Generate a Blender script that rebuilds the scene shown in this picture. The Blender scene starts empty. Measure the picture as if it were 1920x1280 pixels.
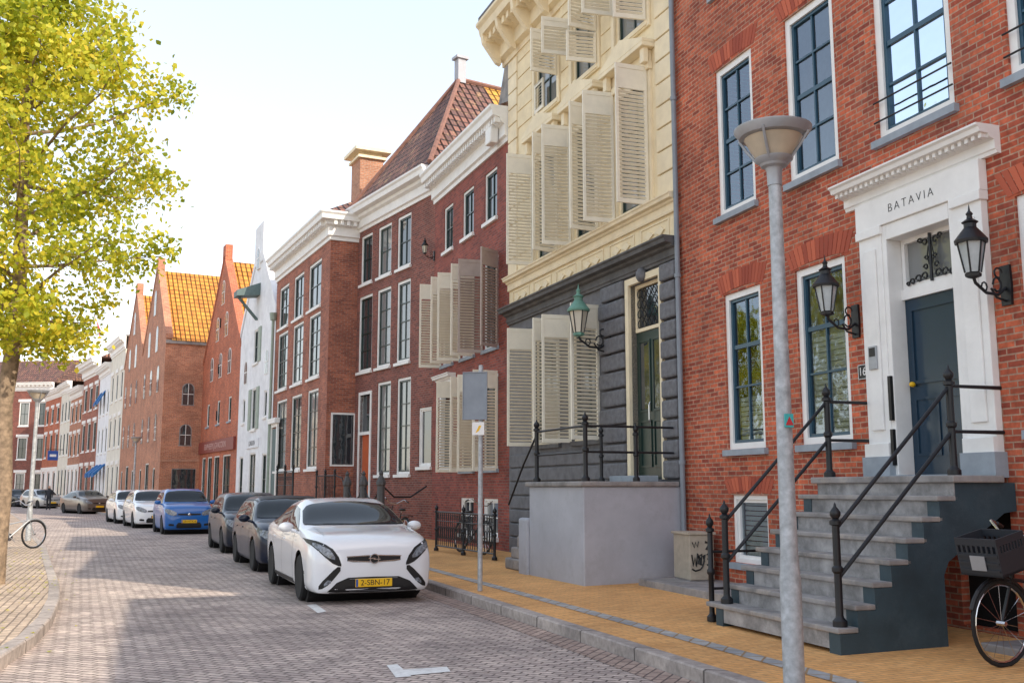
import bpy,bmesh,math,random
import numpy as np
from mathutils import Vector,Matrix
from mathutils.bvhtree import BVHTree
R=math.radians
random.seed(7)
SC=bpy.context.scene
COL=SC.collection
# ---------------------------------------------------------------- camera maths (measured from the photograph)
CAM=Vector((0,0,1.6)); PITCH=R(8.3); CP,SP=math.cos(PITCH),math.sin(PITCH)
def ray(px,py):
    u=(px-960)/1880; v=(640-py)/1880
    return Vector((u,CP-v*SP,SP+v*CP))
def ground(px,py,z=0):
    d=ray(px,py); t=(z-CAM.z)/d.z
    return CAM+d*t
class Frame:
    def __init__(s,far,near):
        s.o=Vector((far[0],far[1],0)); n=Vector((near[0],near[1],0)); s.L=(n-s.o).length
        s.x=(n-s.o)/s.L; s.y=Vector((-s.x.y,s.x.x,0)); s.rz=math.atan2(s.x.y,s.x.x)
    def at(s,px,py,off=0):
        d=ray(px,py); t=((s.o+s.y*off-CAM).dot(s.y))/d.dot(s.y); P=CAM+d*t
        return (P-s.o).dot(s.x),P.z
    def w(s,x,y,z=0):
        p=s.o+s.x*x+s.y*y; p.z=z; return p
# ---------------------------------------------------------------- materials
def newmat(name):
    m=bpy.data.materials.new(name); m.use_nodes=True; nt=m.node_tree
    return m,nt,nt.nodes['Principled BSDF']
def math_n(nt,op,a,b=None):
    n=nt.nodes.new('ShaderNodeMath'); n.operation=op
    for i,v in enumerate((a,b)):
        if v is None: continue
        if isinstance(v,(int,float)): n.inputs[i].default_value=v
        else: nt.links.new(v,n.inputs[i])
    return n.outputs[0]
def uvz(nt):
    tc=nt.nodes.new('ShaderNodeTexCoord'); s=nt.nodes.new('ShaderNodeSeparateXYZ'); nt.links.new(tc.outputs['Object'],s.inputs[0])
    q=nt.nodes.new('ShaderNodeSeparateXYZ'); nt.links.new(tc.outputs['Normal'],q.inputs[0])
    g=math_n(nt,'GREATER_THAN',math_n(nt,'ABSOLUTE',q.outputs[0]),math_n(nt,'ABSOLUTE',q.outputs[1]))
    u=math_n(nt,'ADD',s.outputs[0],math_n(nt,'MULTIPLY',g,math_n(nt,'SUBTRACT',s.outputs[1],s.outputs[0])))
    c=nt.nodes.new('ShaderNodeCombineXYZ'); nt.links.new(u,c.inputs[0]); nt.links.new(s.outputs[2],c.inputs[1])
    return tc,u,s.outputs[2],c.outputs[0]
def mixc(nt,fac,a,b,bt='MIX'):
    n=nt.nodes.new('ShaderNodeMix'); n.data_type='RGBA'; n.blend_type=bt
    for s,v in ((n.inputs[0],fac),(n.inputs[6],a),(n.inputs[7],b)):
        if isinstance(v,(int,float)): s.default_value=v
        elif isinstance(v,tuple): s.default_value=(v[0],v[1],v[2],1)
        else: nt.links.new(v,s)
    return n.outputs[2]
def noise(nt,vec,scale,detail=4,rough=.6):
    n=nt.nodes.new('ShaderNodeTexNoise'); n.inputs['Scale'].default_value=scale; n.inputs['Detail'].default_value=detail; n.inputs['Roughness'].default_value=rough
    if vec is not None: nt.links.new(vec,n.inputs['Vector'])
    return n.outputs[0]
def ramp(nt,fac,p0,p1,c0=(0,0,0),c1=(1,1,1)):
    n=nt.nodes.new('ShaderNodeValToRGB'); nt.links.new(fac,n.inputs[0])
    e=n.color_ramp.elements; e[0].position=p0; e[1].position=p1; e[0].color=(*c0,1); e[1].color=(*c1,1)
    return n.outputs[0]
def bumpn(nt,h,strength,dist,bs):
    b=nt.nodes.new('ShaderNodeBump'); b.inputs['Strength'].default_value=strength; b.inputs['Distance'].default_value=dist
    nt.links.new(h,b.inputs['Height']); nt.links.new(b.outputs[0],bs.inputs['Normal'])
def brick_mat(name,c1,c2,mortar,bw=.215,rh=.066,ms=.009,dirt=.35,bump=.5,flat=False,rot=0,rough=.85,bloom=None,bias=0,grime=.5):
    m,nt,bs=newmat(name)
    if flat:
        tc=nt.nodes.new('ShaderNodeTexCoord'); mp=nt.nodes.new('ShaderNodeMapping'); nt.links.new(tc.outputs['Object'],mp.inputs[0]); mp.inputs['Rotation'].default_value=(0,0,rot); vec=mp.outputs[0]
    else: tc,u,z,vec=uvz(nt)
    ob=tc.outputs['Object']
    wn=nt.nodes.new('ShaderNodeTexNoise'); wn.inputs['Scale'].default_value=3; nt.links.new(ob,wn.inputs['Vector'])
    wv=nt.nodes.new('ShaderNodeVectorMath'); wv.operation='SCALE'; nt.links.new(wn.outputs['Color'],wv.inputs[0]); wv.inputs['Scale'].default_value=(.03 if flat else .012)
    av=nt.nodes.new('ShaderNodeVectorMath'); nt.links.new(vec,av.inputs[0]); nt.links.new(wv.outputs[0],av.inputs[1])
    b=nt.nodes.new('ShaderNodeTexBrick'); nt.links.new(av.outputs[0],b.inputs['Vector'])
    b.inputs['Scale'].default_value=1; b.inputs['Brick Width'].default_value=bw; b.inputs['Row Height'].default_value=rh; b.inputs['Mortar Size'].default_value=ms; b.inputs['Mortar Smooth'].default_value=.3; b.inputs['Bias'].default_value=bias
    b.inputs['Color1'].default_value=(*c1,1); b.inputs['Color2'].default_value=(*c2,1); b.inputs['Mortar'].default_value=(*mortar,1)
    n1=noise(nt,ob,1.1,5); n2=noise(nt,ob,14,3)
    c=mixc(nt,dirt,b.outputs[0],ramp(nt,n1,.3,.7,(.4,.38,.38),(1.3,1.25,1.2)),'MULTIPLY')
    c=mixc(nt,dirt,c,ramp(nt,n2,.3,.7,(.5,.5,.5),(1.4,1.4,1.4)),'MULTIPLY')
    if flat:
        n4=noise(nt,ob,.4,8,.7); c=mixc(nt,grime,c,ramp(nt,n4,.38,.62,(.66,.64,.64),(1.15,1.13,1.1)),'MULTIPLY')
    if bloom:
        n3=noise(nt,ob,.9,7,.75); f=math_n(nt,'MULTIPLY',ramp(nt,n3,.55,.75),.32); c=mixc(nt,f,c,bloom)
    nt.links.new(c,bs.inputs['Base Color']); bs.inputs['Roughness'].default_value=rough
    h=math_n(nt,'SUBTRACT',math_n(nt,'MULTIPLY',n2,.35),b.outputs['Fac'])
    bumpn(nt,h,bump,.01,bs)
    return m
def simple(name,col,rough=.7,metal=0,var=.2,scale=6,bump=0,bscale=60,spec=None,coat=0,dirt=None):
    m,nt,bs=newmat(name)
    tc=nt.nodes.new('ShaderNodeTexCoord')
    if var>0:
        n=noise(nt,tc.outputs['Object'],scale,5)
        c=mixc(nt,1.0,col,ramp(nt,n,.3,.7,(1-var,)*3,(1+var,)*3),'MULTIPLY')
        if dirt:
            n3=noise(nt,tc.outputs['Object'],2.3,8,.75); c=mixc(nt,ramp(nt,n3,.5,.72),c,dirt)
        nt.links.new(c,bs.inputs['Base Color'])
    else: bs.inputs['Base Color'].default_value=(*col,1)
    bs.inputs['Roughness'].default_value=rough; bs.inputs['Metallic'].default_value=metal
    if spec is not None: bs.inputs['Specular IOR Level'].default_value=spec
    if coat: bs.inputs['Coat Weight'].default_value=coat; bs.inputs['Coat Roughness'].default_value=.03
    if bump:
        bumpn(nt,noise(nt,tc.outputs['Object'],bscale,5),bump,.01,bs)
    return m
def tile_mat(name,c1,c2,c3,lo=.45,hi=.62,c4=None,l4=.52,h4=.66):
    m,nt,bs=newmat(name); tc,u,z,vec=uvz(nt)
    b=nt.nodes.new('ShaderNodeTexBrick'); nt.links.new(vec,b.inputs['Vector']); b.offset=0
    b.inputs['Scale'].default_value=1; b.inputs['Brick Width'].default_value=.26; b.inputs['Row Height'].default_value=.27; b.inputs['Mortar Size'].default_value=.045; b.inputs['Mortar Smooth'].default_value=.6
    b.inputs['Color1'].default_value=(*c1,1); b.inputs['Color2'].default_value=(*c2,1); b.inputs['Mortar'].default_value=(c1[0]*.2,c1[1]*.2,c1[2]*.2,1)
    n1=noise(nt,tc.outputs['Object'],.9,8,.8)
    c=mixc(nt,math_n(nt,'MULTIPLY',ramp(nt,n1,lo,hi),.75),b.outputs[0],mixc(nt,.5,b.outputs[0],c3))
    if c4:
        n2=noise(nt,tc.outputs['Object'],2.2,8,.8); c=mixc(nt,math_n(nt,'MULTIPLY',ramp(nt,n2,l4,h4),.8),c,c4)
    nt.links.new(c,bs.inputs['Base Color']); bs.inputs['Roughness'].default_value=.75
    s=math_n(nt,'SINE',math_n(nt,'MULTIPLY',u,2*math.pi/.26))
    f=math_n(nt,'FRACT',math_n(nt,'MULTIPLY',z,1/.27))
    bumpn(nt,math_n(nt,'SUBTRACT',math_n(nt,'MULTIPLY',s,.7),f),1,.09,bs)
    return m
def glass_mat(name,base=(.02,.03,.04),opaque=False,refl=.3,rough=.04):
    m,nt,bs=newmat(name)
    if opaque:
        bs.inputs['Base Color'].default_value=(*base,1); bs.inputs['Roughness'].default_value=rough; bs.inputs['Specular IOR Level'].default_value=1.0; bs.inputs['IOR'].default_value=1.6
        tc=nt.nodes.new('ShaderNodeTexCoord'); bumpn(nt,noise(nt,tc.outputs['Object'],2.5,2),.08,.05,bs)
    else:
        nt.nodes.remove(bs); out=nt.nodes['Material Output']
        g=nt.nodes.new('ShaderNodeBsdfGlossy'); g.inputs['Roughness'].default_value=.02; g.inputs['Color'].default_value=(.66,.76,.88,1)
        t=nt.nodes.new('ShaderNodeBsdfTransparent'); t.inputs['Color'].default_value=(.8,.86,.88,1)
        fr=nt.nodes.new('ShaderNodeFresnel'); fr.inputs['IOR'].default_value=1.6
        f=math_n(nt,'ADD',math_n(nt,'MULTIPLY',fr.outputs[0],.9),refl*.5)
        x=nt.nodes.new('ShaderNodeMixShader'); nt.links.new(f,x.inputs[0]); nt.links.new(t.outputs[0],x.inputs[1]); nt.links.new(g.outputs[0],x.inputs[2]); nt.links.new(x.outputs[0],out.inputs[0])
        tc=nt.nodes.new('ShaderNodeTexCoord'); b=nt.nodes.new('ShaderNodeBump'); b.inputs['Strength'].default_value=.1; b.inputs['Distance'].default_value=.05
        nt.links.new(noise(nt,tc.outputs['Object'],2.5,2),b.inputs['Height']); nt.links.new(b.outputs[0],g.inputs['Normal'])
    return m
M={}
M['brickB']=brick_mat('red_brick',(.62,.145,.065),(.28,.05,.028),(.44,.27,.19),dirt=.6,bloom=(.64,.36,.25),ms=.009)
M['brickN']=brick_mat('red_brick_plain',(.38,.08,.045),(.25,.045,.03),(.3,.2,.17))
M['brick3']=brick_mat('wine_brick',(.37,.082,.055),(.20,.042,.033),(.22,.13,.115),dirt=.45)
M['brick2']=brick_mat('brown_brick',(.31,.09,.062),(.16,.045,.035),(.26,.18,.16),dirt=.45)
M['brick1']=brick_mat('old_brick',(.49,.15,.08),(.27,.075,.048),(.32,.22,.18),dirt=.5)
M['brickR']=brick_mat('scarlet_brick',(.64,.16,.065),(.44,.10,.045),(.38,.25,.19),dirt=.5)
M['brickW']=brick_mat('warehouse_brick',(.60,.25,.135),(.43,.155,.085),(.44,.32,.25),dirt=.5)
M['brickY']=brick_mat('chimney_brick',(.56,.26,.15),(.42,.17,.09),(.45,.36,.3))
M['road']=brick_mat('street_clinker',(.66,.565,.51),(.44,.365,.34),(.19,.155,.14),bw=.18,rh=.09,ms=.010,dirt=.55,bump=1.0,flat=True,rot=R(22),rough=.85,grime=.5)
M['gutter']=brick_mat('gutter_brick',(.50,.38,.32),(.38,.28,.24),(.16,.12,.11),bw=.21,rh=.1,ms=.01,dirt=.4,bump=.8,flat=True,rot=R(-68))
M['pave']=brick_mat('yellow_paving_brick',(.84,.46,.17),(.72,.365,.12),(.50,.28,.12),bw=.2,rh=.066,ms=.006,dirt=.28,bump=.5,flat=True,rot=R(-22),rough=.85,grime=.35)
M['paveL']=brick_mat('pale_paving_brick',(.60,.48,.37),(.46,.36,.28),(.24,.19,.15),bw=.2,rh=.1,ms=.011,dirt=.45,bump=.8,flat=True,rot=R(70))
M['kerb']=brick_mat('kerb_stone',(.46,.41,.38),(.37,.33,.31),(.14,.12,.11),bw=.9,rh=9,ms=.012,dirt=.5,bump=.4,flat=True,rot=R(-68))
M['strip']=brick_mat('blue_stone_strip',(.48,.48,.47),(.33,.35,.37),(.33,.22,.12),bw=.2,rh=.2,ms=.012,dirt=.3,bump=.4,flat=True,rot=R(-69))
M['cream']=simple('cream_stucco',(.83,.70,.47),.8,var=.1,scale=2.5,bump=.15,dirt=(.71,.58,.38))
M['creamtrim']=simple('cream_trim',(.84,.72,.51),.75,var=.1,scale=3,bump=.1)
M['grey']=simple('grey_stucco',(.14,.14,.152),.8,var=.25,scale=5,bump=.6,bscale=25)
M['greyrock']=simple('grey_rock_face',(.145,.145,.158),.75,var=.3,scale=9,bump=1,bscale=14)
M['greycorn']=simple('dark_stone_cornice',(.1,.098,.1),.75,var=.35,scale=4,bump=.3,bscale=30)
M['stoop']=simple('grey_plaster',(.42,.43,.475),.85,var=.08,scale=2,bump=.25,bscale=9,dirt=(.36,.365,.40))
M['stone']=simple('worn_bluestone',(.26,.245,.24),.8,var=.35,scale=3,bump=.35,bscale=20,dirt=(.44,.38,.33))
M['stoneL']=simple('worn_step_riser',(.29,.28,.28),.8,var=.4,scale=5,bump=.3,bscale=20,dirt=(.12,.12,.12))
M['sill']=simple('grey_sill_stone',(.30,.34,.385),.7,var=.15,scale=5)
M['white']=simple('white_paint',(.83,.82,.80),.5,var=.06,scale=4)
M['whitewall']=simple('white_wall_paint',(.79,.80,.83),.7,var=.12,scale=1.2,bump=.2,dirt=(.64,.65,.68))
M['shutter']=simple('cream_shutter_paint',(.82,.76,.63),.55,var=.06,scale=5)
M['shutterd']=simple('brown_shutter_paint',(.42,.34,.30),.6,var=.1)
M['blue']=simple('blue_sash_paint',(.022,.075,.12),.3,var=.1)
M['bluewall']=simple('slate_blue_paint',(.028,.055,.072),.6,var=.25,scale=2.5,bump=.15,dirt=(.05,.08,.10))
M['bluedoor']=simple('blue_door_paint',(.012,.036,.065),.2,var=.05)
M['dark']=simple('dark_green_paint',(.012,.035,.03),.3,var=.1)
M['iron']=simple('black_iron',(.008,.009,.012),.45,var=.1,metal=.0)
M['chrome']=simple('bright_metal',(.6,.6,.62),.2,metal=1,var=0)
M['galv']=simple('galvanised_steel',(.42,.44,.46),.55,metal=.25,var=.3,scale=14,bump=.1,dirt=(.30,.31,.32))
M['steel']=simple('brushed_grey_metal',(.36,.38,.41),.45,metal=.4,var=.1)
M['slate']=simple('blue_grey_sign_back',(.23,.26,.30),.5,var=.1)
M['crate']=simple('dark_blue_grey_plastic',(.022,.026,.034),.6,var=0)
M['bowl']=simple('lamp_bowl',(.50,.43,.33),.3,var=.1)
M['verdi']=simple('verdigris_copper',(.13,.28,.22),.6,var=.2)
M['lglass']=simple('lantern_glass',(.62,.58,.48),.2,var=.05)
M['pglass']=simple('pale_lantern_glass',(.42,.46,.48),.08,var=.2,scale=5,spec=.9)
M['glass']=glass_mat('window_glass')
M['glassF']=glass_mat('dark_window_glass',(.03,.038,.045),True)
M['glassG']=glass_mat('curtained_window_glass',(.19,.20,.20),True,rough=.08)
M['carglass']=simple('tinted_car_glass',(.012,.018,.022),.03,var=0,spec=.35)
M['curtain']=simple('white_curtain',(.60,.60,.57),.9,var=.08,scale=12)
M['tileB']=tile_mat('brown_pantiles',(.12,.065,.06),(.30,.135,.10),(.19,.085,.07),c4=(.52,.32,.17),l4=.54,h4=.66)
M['tileO']=tile_mat('orange_pantiles',(.82,.35,.05),(.64,.21,.035),(.8,.46,.08),c4=(.42,.12,.04))
M['tileY']=tile_mat('yellow_orange_pantiles',(.80,.42,.06),(.62,.30,.05),(.5,.26,.06),c4=(.32,.15,.06))
M['hip']=simple('brown_hip_tile',(.22,.11,.085),.8,var=.3)
M['black']=simple('painted_shade_black',(.004,.004,.005),.9,var=0)  # flat black used to paint in the shade beneath the front steps
M['rubber']=simple('tyre_rubber',(.012,.012,.013),.85,var=.1)
M['plastic']=simple('black_plastic',(.008,.008,.009),.45,var=0)
M['rim']=simple('alloy_rim',(.42,.42,.44),.35,metal=.8,var=0)
M['yplate']=simple('yellow_plate',(.84,.49,.01),.45,var=0)
M['lampglass']=simple('headlight_glass',(.20,.22,.25),.08,var=.6,scale=26,spec=.8)
M['mark']=simple('white_road_paint',(.78,.78,.76),.7,var=.15,scale=20,dirt=(.57,.54,.52))
M['reddoor']=simple('orange_door_paint',(.5,.09,.02),.35,var=.1)
M['fascia']=simple('dark_red_fascia',(.22,.04,.03),.5,var=.1)
M['fletter']=simple('pale_pink_lettering',(.55,.33,.30),.6,var=0)
M['hoist']=simple('grey_green_paint',(.10,.15,.15),.6,var=.15)
M['awning']=simple('blue_awning_cloth',(.02,.13,.36),.8,var=.05)
M['redcloth']=simple('red_flag_cloth',(.5,.03,.04),.8,var=.1)
M['signblue']=simple('blue_sign_paint',(.02,.08,.35),.5,var=0)
M['teal']=simple('teal_sticker',(.05,.42,.42),.5,var=0)
M['box']=simple('beige_cabinet_paint',(.44,.38,.30),.6,var=.15,scale=8,dirt=(.35,.30,.24))
M['bark']=simple('lime_bark',(.24,.175,.12),.9,var=.5,scale=11,bump=1,bscale=16)
M['skin']=simple('skin',(.5,.3,.22),.6,var=0); M['coat']=simple('dark_coat',(.02,.022,.03),.8,var=.1)
M['ground']=simple('dry_ground',(.25,.22,.18),.9,var=.2)
M['sage']=simple('pale_green_paint',(.3,.36,.3),.6,var=.1)
m,nt,bs=newmat('arch_bricks'); g=nt.nodes.new('ShaderNodeNewGeometry'); nt.links.new(ramp(nt,g.outputs['Random Per Island'],0,1,(.28,.052,.03),(.56,.135,.068)),bs.inputs['Base Color']); bs.inputs['Roughness'].default_value=.85; M['arch']=m
def leaf_mat():
    m,nt,bs=newmat('yellowing_leaves'); out=nt.nodes['Material Output']
    g=nt.nodes.new('ShaderNodeNewGeometry'); tc=nt.nodes.new('ShaderNodeTexCoord')
    n=noise(nt,tc.outputs['Object'],.7,4)
    f=math_n(nt,'ADD',math_n(nt,'MULTIPLY',g.outputs['Random Per Island'],.4),math_n(nt,'MULTIPLY',n,.75))
    r=nt.nodes.new('ShaderNodeValToRGB'); nt.links.new(f,r.inputs[0]); e=r.color_ramp.elements
    e[0].position=.28; e[0].color=(.18,.25,.018,1); e[1].position=.88; e[1].color=(.85,.64,.06,1)
    k=e.new(.46); k.color=(.40,.45,.03,1)
    k=e.new(.64); k.color=(.64,.62,.05,1)
    nt.links.new(r.outputs[0],bs.inputs['Base Color']); bs.inputs['Roughness'].default_value=.55
    t=nt.nodes.new('ShaderNodeBsdfTranslucent'); nt.links.new(r.outputs[0],t.inputs[0])
    x=nt.nodes.new('ShaderNodeMixShader'); x.inputs[0].default_value=.5; nt.links.new(bs.outputs[0],x.inputs[1]); nt.links.new(t.outputs[0],x.inputs[2]); nt.links.new(x.outputs[0],out.inputs[0])
    return m
M['leaf']=leaf_mat()
# ---------------------------------------------------------------- mesh builder
class MB:
    def __init__(s): s.v=[]; s.f=[]; s.T=None
    def _a(s,vs,fs):
        b=len(s.v)
        for p in vs:
            p=Vector(p); s.v.append(s.T@p if s.T else p)
        s.f+= [tuple(i+b for i in f) for f in fs]; return s
    def box(s,x0,x1,y0,y1,z0,z1):
        return s._a([(x0,y0,z0),(x1,y0,z0),(x1,y1,z0),(x0,y1,z0),(x0,y0,z1),(x1,y0,z1),(x1,y1,z1),(x0,y1,z1)],
            [(0,3,2,1),(4,5,6,7),(0,1,5,4),(1,2,6,5),(2,3,7,6),(3,0,4,7)])
    def quad(s,a,b,c,d): return s._a([a,b,c,d],[(0,1,2,3)])
    def poly(s,pts): return s._a(pts,[tuple(range(len(pts)))])
    def prism(s,prof,axis,a0,a1):
        def mk(p,a):
            return (a,p[0],p[1]) if axis=='x' else ((p[0],a,p[1]) if axis=='y' else (p[0],p[1],a))
        n=len(prof); vs=[mk(p,a0) for p in prof]+[mk(p,a1) for p in prof]
        fs=[tuple(range(n))[::-1],tuple(range(n,2*n))]+[(i,(i+1)%n,n+(i+1)%n,n+i) for i in range(n)]
        return s._a(vs,fs)
    def tube(s,pts,r,n=8,closed=False):
        pts=[Vector(p) for p in pts]; rs=r if isinstance(r,(list,tuple)) else [r]*len(pts)
        vs=[];fs=[];m=len(pts); prev=None
        for i,p in enumerate(pts):
            a=pts[(i-1)%m] if (closed or i>0) else p; b=pts[(i+1)%m] if (closed or i<m-1) else p
            t=(b-a).normalized()
            if prev is None:
                up=Vector((0,0,1)) if abs(t.z)<.9 else Vector((1,0,0)); u=t.cross(up).normalized()
            else:
                u=(prev-t*prev.dot(t)).normalized()
            prev=u; w=t.cross(u)
            for k in range(n):
                q=2*math.pi*k/n; vs.append(p+(u*math.cos(q)+w*math.sin(q))*rs[i])
        for i in range(m if closed else m-1):
            for k in range(n):
                j=(i+1)%m; fs.append((i*n+k,i*n+(k+1)%n,j*n+(k+1)%n,j*n+k))
        if not closed: fs+=[tuple(range(n))[::-1],tuple(range((m-1)*n,m*n))]
        return s._a(vs,fs)
    def lathe(s,prof,c=(0,0,0),n=16,axis='z'):
        vs=[];fs=[];m=len(prof)
        for r,h in prof:
            for k in range(n):
                q=2*math.pi*k/n; a,b=r*math.cos(q),r*math.sin(q)
                vs.append((c[0]+a,c[1]+b,c[2]+h) if axis=='z' else (c[0]+a,c[1]+h,c[2]+b))
        for i in range(m-1):
            for k in range(n): fs.append((i*n+k,i*n+(k+1)%n,(i+1)*n+(k+1)%n,(i+1)*n+k))
        fs+=[tuple(range(n))[::-1],tuple(range((m-1)*n,m*n))]
        return s._a(vs,fs)
    def ring(s,x0,x1,z0,z1,w,y0,y1,wb=None):
        wb=w if wb is None else wb
        s.box(x0,x0+w,y0,y1,z0,z1); s.box(x1-w,x1,y0,y1,z0,z1); s.box(x0+w,x1-w,y0,y1,z1-w,z1); s.box(x0+w,x1-w,y0,y1,z0,z0+wb); return s
    def ball(s,c,rx,ry,rz,n=12,m=8):
        pr=[(math.sin(math.pi*i/m),-math.cos(math.pi*i/m)) for i in range(m+1)]
        vs=[];fs=[]
        for r,h in pr:
            for k in range(n):
                q=2*math.pi*k/n; vs.append((c[0]+rx*r*math.cos(q),c[1]+ry*r*math.sin(q),c[2]+rz*h))
        for i in range(m):
            for k in range(n): fs.append((i*n+k,i*n+(k+1)%n,(i+1)*n+(k+1)%n,(i+1)*n+k))
        return s._a(vs,fs)
    def build(s,name,mat,parent=None,smooth=False,bevel=0,fix=True):
        me=bpy.data.meshes.new(name); me.from_pydata([tuple(v) for v in s.v],[],s.f)
        if fix:
            bm=bmesh.new(); bm.from_mesh(me); bmesh.ops.remove_doubles(bm,verts=bm.verts,dist=1e-5) if smooth else None
            bmesh.ops.recalc_face_normals(bm,faces=bm.faces); bm.to_mesh(me); bm.free()
        if smooth:
            me.shade_smooth(); me.set_sharp_from_angle(angle=R(35))
        me.materials.append(M[mat] if isinstance(mat,str) else mat)
        o=bpy.data.objects.new(name,me); COL.objects.link(o)
        if parent: o.parent=parent
        if bevel:
            b=o.modifiers.new('bevel','BEVEL'); b.width=bevel; b.segments=2; b.limit_method='ANGLE'; b.angle_limit=R(40)
        return o
def tag(o,label,cat,group=None,kind=None):
    if label: o['label']=label
    if cat: o['category']=cat
    if group: o['group']=group
    if kind: o['kind']=kind
    return o
def empty(name,loc,rz=0,label=None,cat=None,group=None):
    o=bpy.data.objects.new(name,None); COL.objects.link(o); o.location=loc; o.rotation_euler=(0,0,rz); o.empty_display_size=.1
    return tag(o,label,cat,group)
def copy_tree(o,parent=None):
    c=o.copy(); COL.objects.link(c)
    if parent: c.parent=parent
    for ch in list(o.children): copy_tree(ch,c)
    return c
def text(body,size,mat,parent,loc,rot,name='lettering',ext=.004,font_scale=1,align='CENTER',sx=1,thin=0):
    cu=bpy.data.curves.new('t','FONT'); cu.body=body; cu.size=size; cu.align_x=align; cu.align_y='CENTER'; cu.extrude=ext; cu.space_character=font_scale; cu.offset=-thin
    t=bpy.data.objects.new('t',cu); COL.objects.link(t); bpy.context.view_layer.update()
    me=bpy.data.meshes.new_from_object(t.evaluated_get(bpy.context.evaluated_depsgraph_get())); bpy.data.objects.remove(t)
    me.name=name; me.materials.clear(); me.materials.append(M[mat])
    o=bpy.data.objects.new(name,me); COL.objects.link(o); o.parent=parent; o.location=loc; o.rotation_euler=rot; o.scale=(sx,1,1)
    return o
# ---------------------------------------------------------------- building kit
def facade(L,z0,H,ops,depth=.15,x0=0.0,y=0.0):
    mb=MB(); xs=sorted({x0,L,*[o[0] for o in ops],*[o[1] for o in ops]}); zs=sorted({z0,H,*[o[2] for o in ops],*[o[3] for o in ops]})
    xs=[x for x in xs if x0<=x<=L]; zs=[z for z in zs if z0<=z<=H]
    for i in range(len(xs)-1):
        for j in range(len(zs)-1):
            cx=(xs[i]+xs[i+1])/2; cz=(zs[j]+zs[j+1])/2
            if any(o[0]<cx<o[1] and o[2]<cz<o[3] for o in ops): continue
            mb.quad((xs[i],y,zs[j]),(xs[i+1],y,zs[j]),(xs[i+1],y,zs[j+1]),(xs[i],y,zs[j+1]))
    for a,b,c,d in [o[:4] for o in ops]:
        e=y+depth
        mb.quad((a,y,c),(a,y,d),(a,e,d),(a,e,c)); mb.quad((b,y,c),(b,e,c),(b,e,d),(b,y,d)); mb.quad((a,y,c),(a,e,c),(b,e,c),(b,y,c)); mb.quad((a,y,d),(b,y,d),(b,e,d),(a,e,d))
    return mb
def shell(mb,L,z0,H,D):
    e=.004
    mb.quad((e,0,z0),(e,0,H),(e,D,H),(e,D,z0)); mb.quad((L-e,0,z0),(L-e,D,z0),(L-e,D,H),(L-e,0,H)); mb.quad((e,D,z0),(e,D,H),(L-e,D,H),(L-e,D,z0))
rw=random.Random(11)
def window(root,s0,s1,z0,z1,nx=2,bars=(.5,),cas='white',sash='blue',glass=None,cw=.06,sw=.045,sill='sill',curtain=None,y=.05,sb=.0,name='window',mw=.028,meet=None):
    if glass is None: glass='glassF' if rw.random()<.55 else 'glassG'
    w=MB().ring(s0,s1,z0,z1,cw,y-.02,y+.12).build(name,cas,root)
    a,b,c,d=s0+cw,s1-cw,z0+cw,z1-cw
    m=MB().ring(a,b,c,d,sw,y+.01,y+.07)
    a+=sw;b-=sw;c+=sw;d-=sw
    for i in range(1,nx):
        x=a+(b-a)*i/nx; m.box(x-mw/2,x+mw/2,y+.02,y+.055,c,d)
    for k in bars:
        z=c+(d-c)*k; hh=.03 if meet==k else mw/2
        m.box(a,b,y+.018,y+.06 if meet!=k else y+.062,z-hh,z+hh)
    m.build('sash',sash,w)
    MB().quad((a-.02,y+.045,c-.02),(b+.02,y+.045,c-.02),(b+.02,y+.045,d+.02),(a-.02,y+.045,d+.02)).build('pane',glass,w)
    if sill: MB().box(s0-.06,s1+.06,-.07,y+.02,z0-.09,z0-.003).build('sill',sill,w)
    if curtain:
        f0,f1=curtain; mm=MB(); n=int((d-c)*(f1-f0)/.07)+1
        for i in range(n):
            z=c+(d-c)*f0+i*.07; mm.box(a,b,y+.1,y+.115,z,z+.056)
        mm.build('blind','curtain',w)
    return w
def arch(root,s0,s1,z1,h=.27,camber=.05):
    mb=MB(); cx=(s0+s1)/2; W=(s1-s0)+.16; n=max(6,int(W/.075)); h+=0
    for i in range(n):
        t0=i/n+.07/n; t1=(i+1)/n-.07/n
        def P(t,k):
            x=(t-.5)*W*(1+.22*k); zc=camber*(1-(2*t-1)**2)
            return (cx+x,z1+zc*(1) +k*h)
        a,b,c,d=P(t0,0),P(t1,0),P(t1,1),P(t0,1)
        yy=-.005-random.random()*.003
        mb._a([(a[0],yy,a[1]),(b[0],yy,b[1]),(c[0],yy,c[1]),(d[0],yy,d[1]),(a[0],.02,a[1]),(b[0],.02,b[1]),(c[0],.02,c[1]),(d[0],.02,d[1])],[(0,1,2,3),(0,4,5,1),(1,5,6,2),(2,6,7,3),(3,7,4,0)])
    mb.build('brick_arch','arch',root)
def cornice_prof(z0,z1,out):
    h=z1-z0
    return [(0.0,z0),(-.05*1,z0),(-.06,z0+h*.12),(-out*.25,z0+h*.16),(-out*.25,z0+h*.48),(-out*.45,z0+h*.55),(-out*.5,z0+h*.66),(-out*.85,z0+h*.7),(-out*.9,z0+h*.86),(-out,z0+h*.93),(-out,z1),(0.0,z1)]
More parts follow.
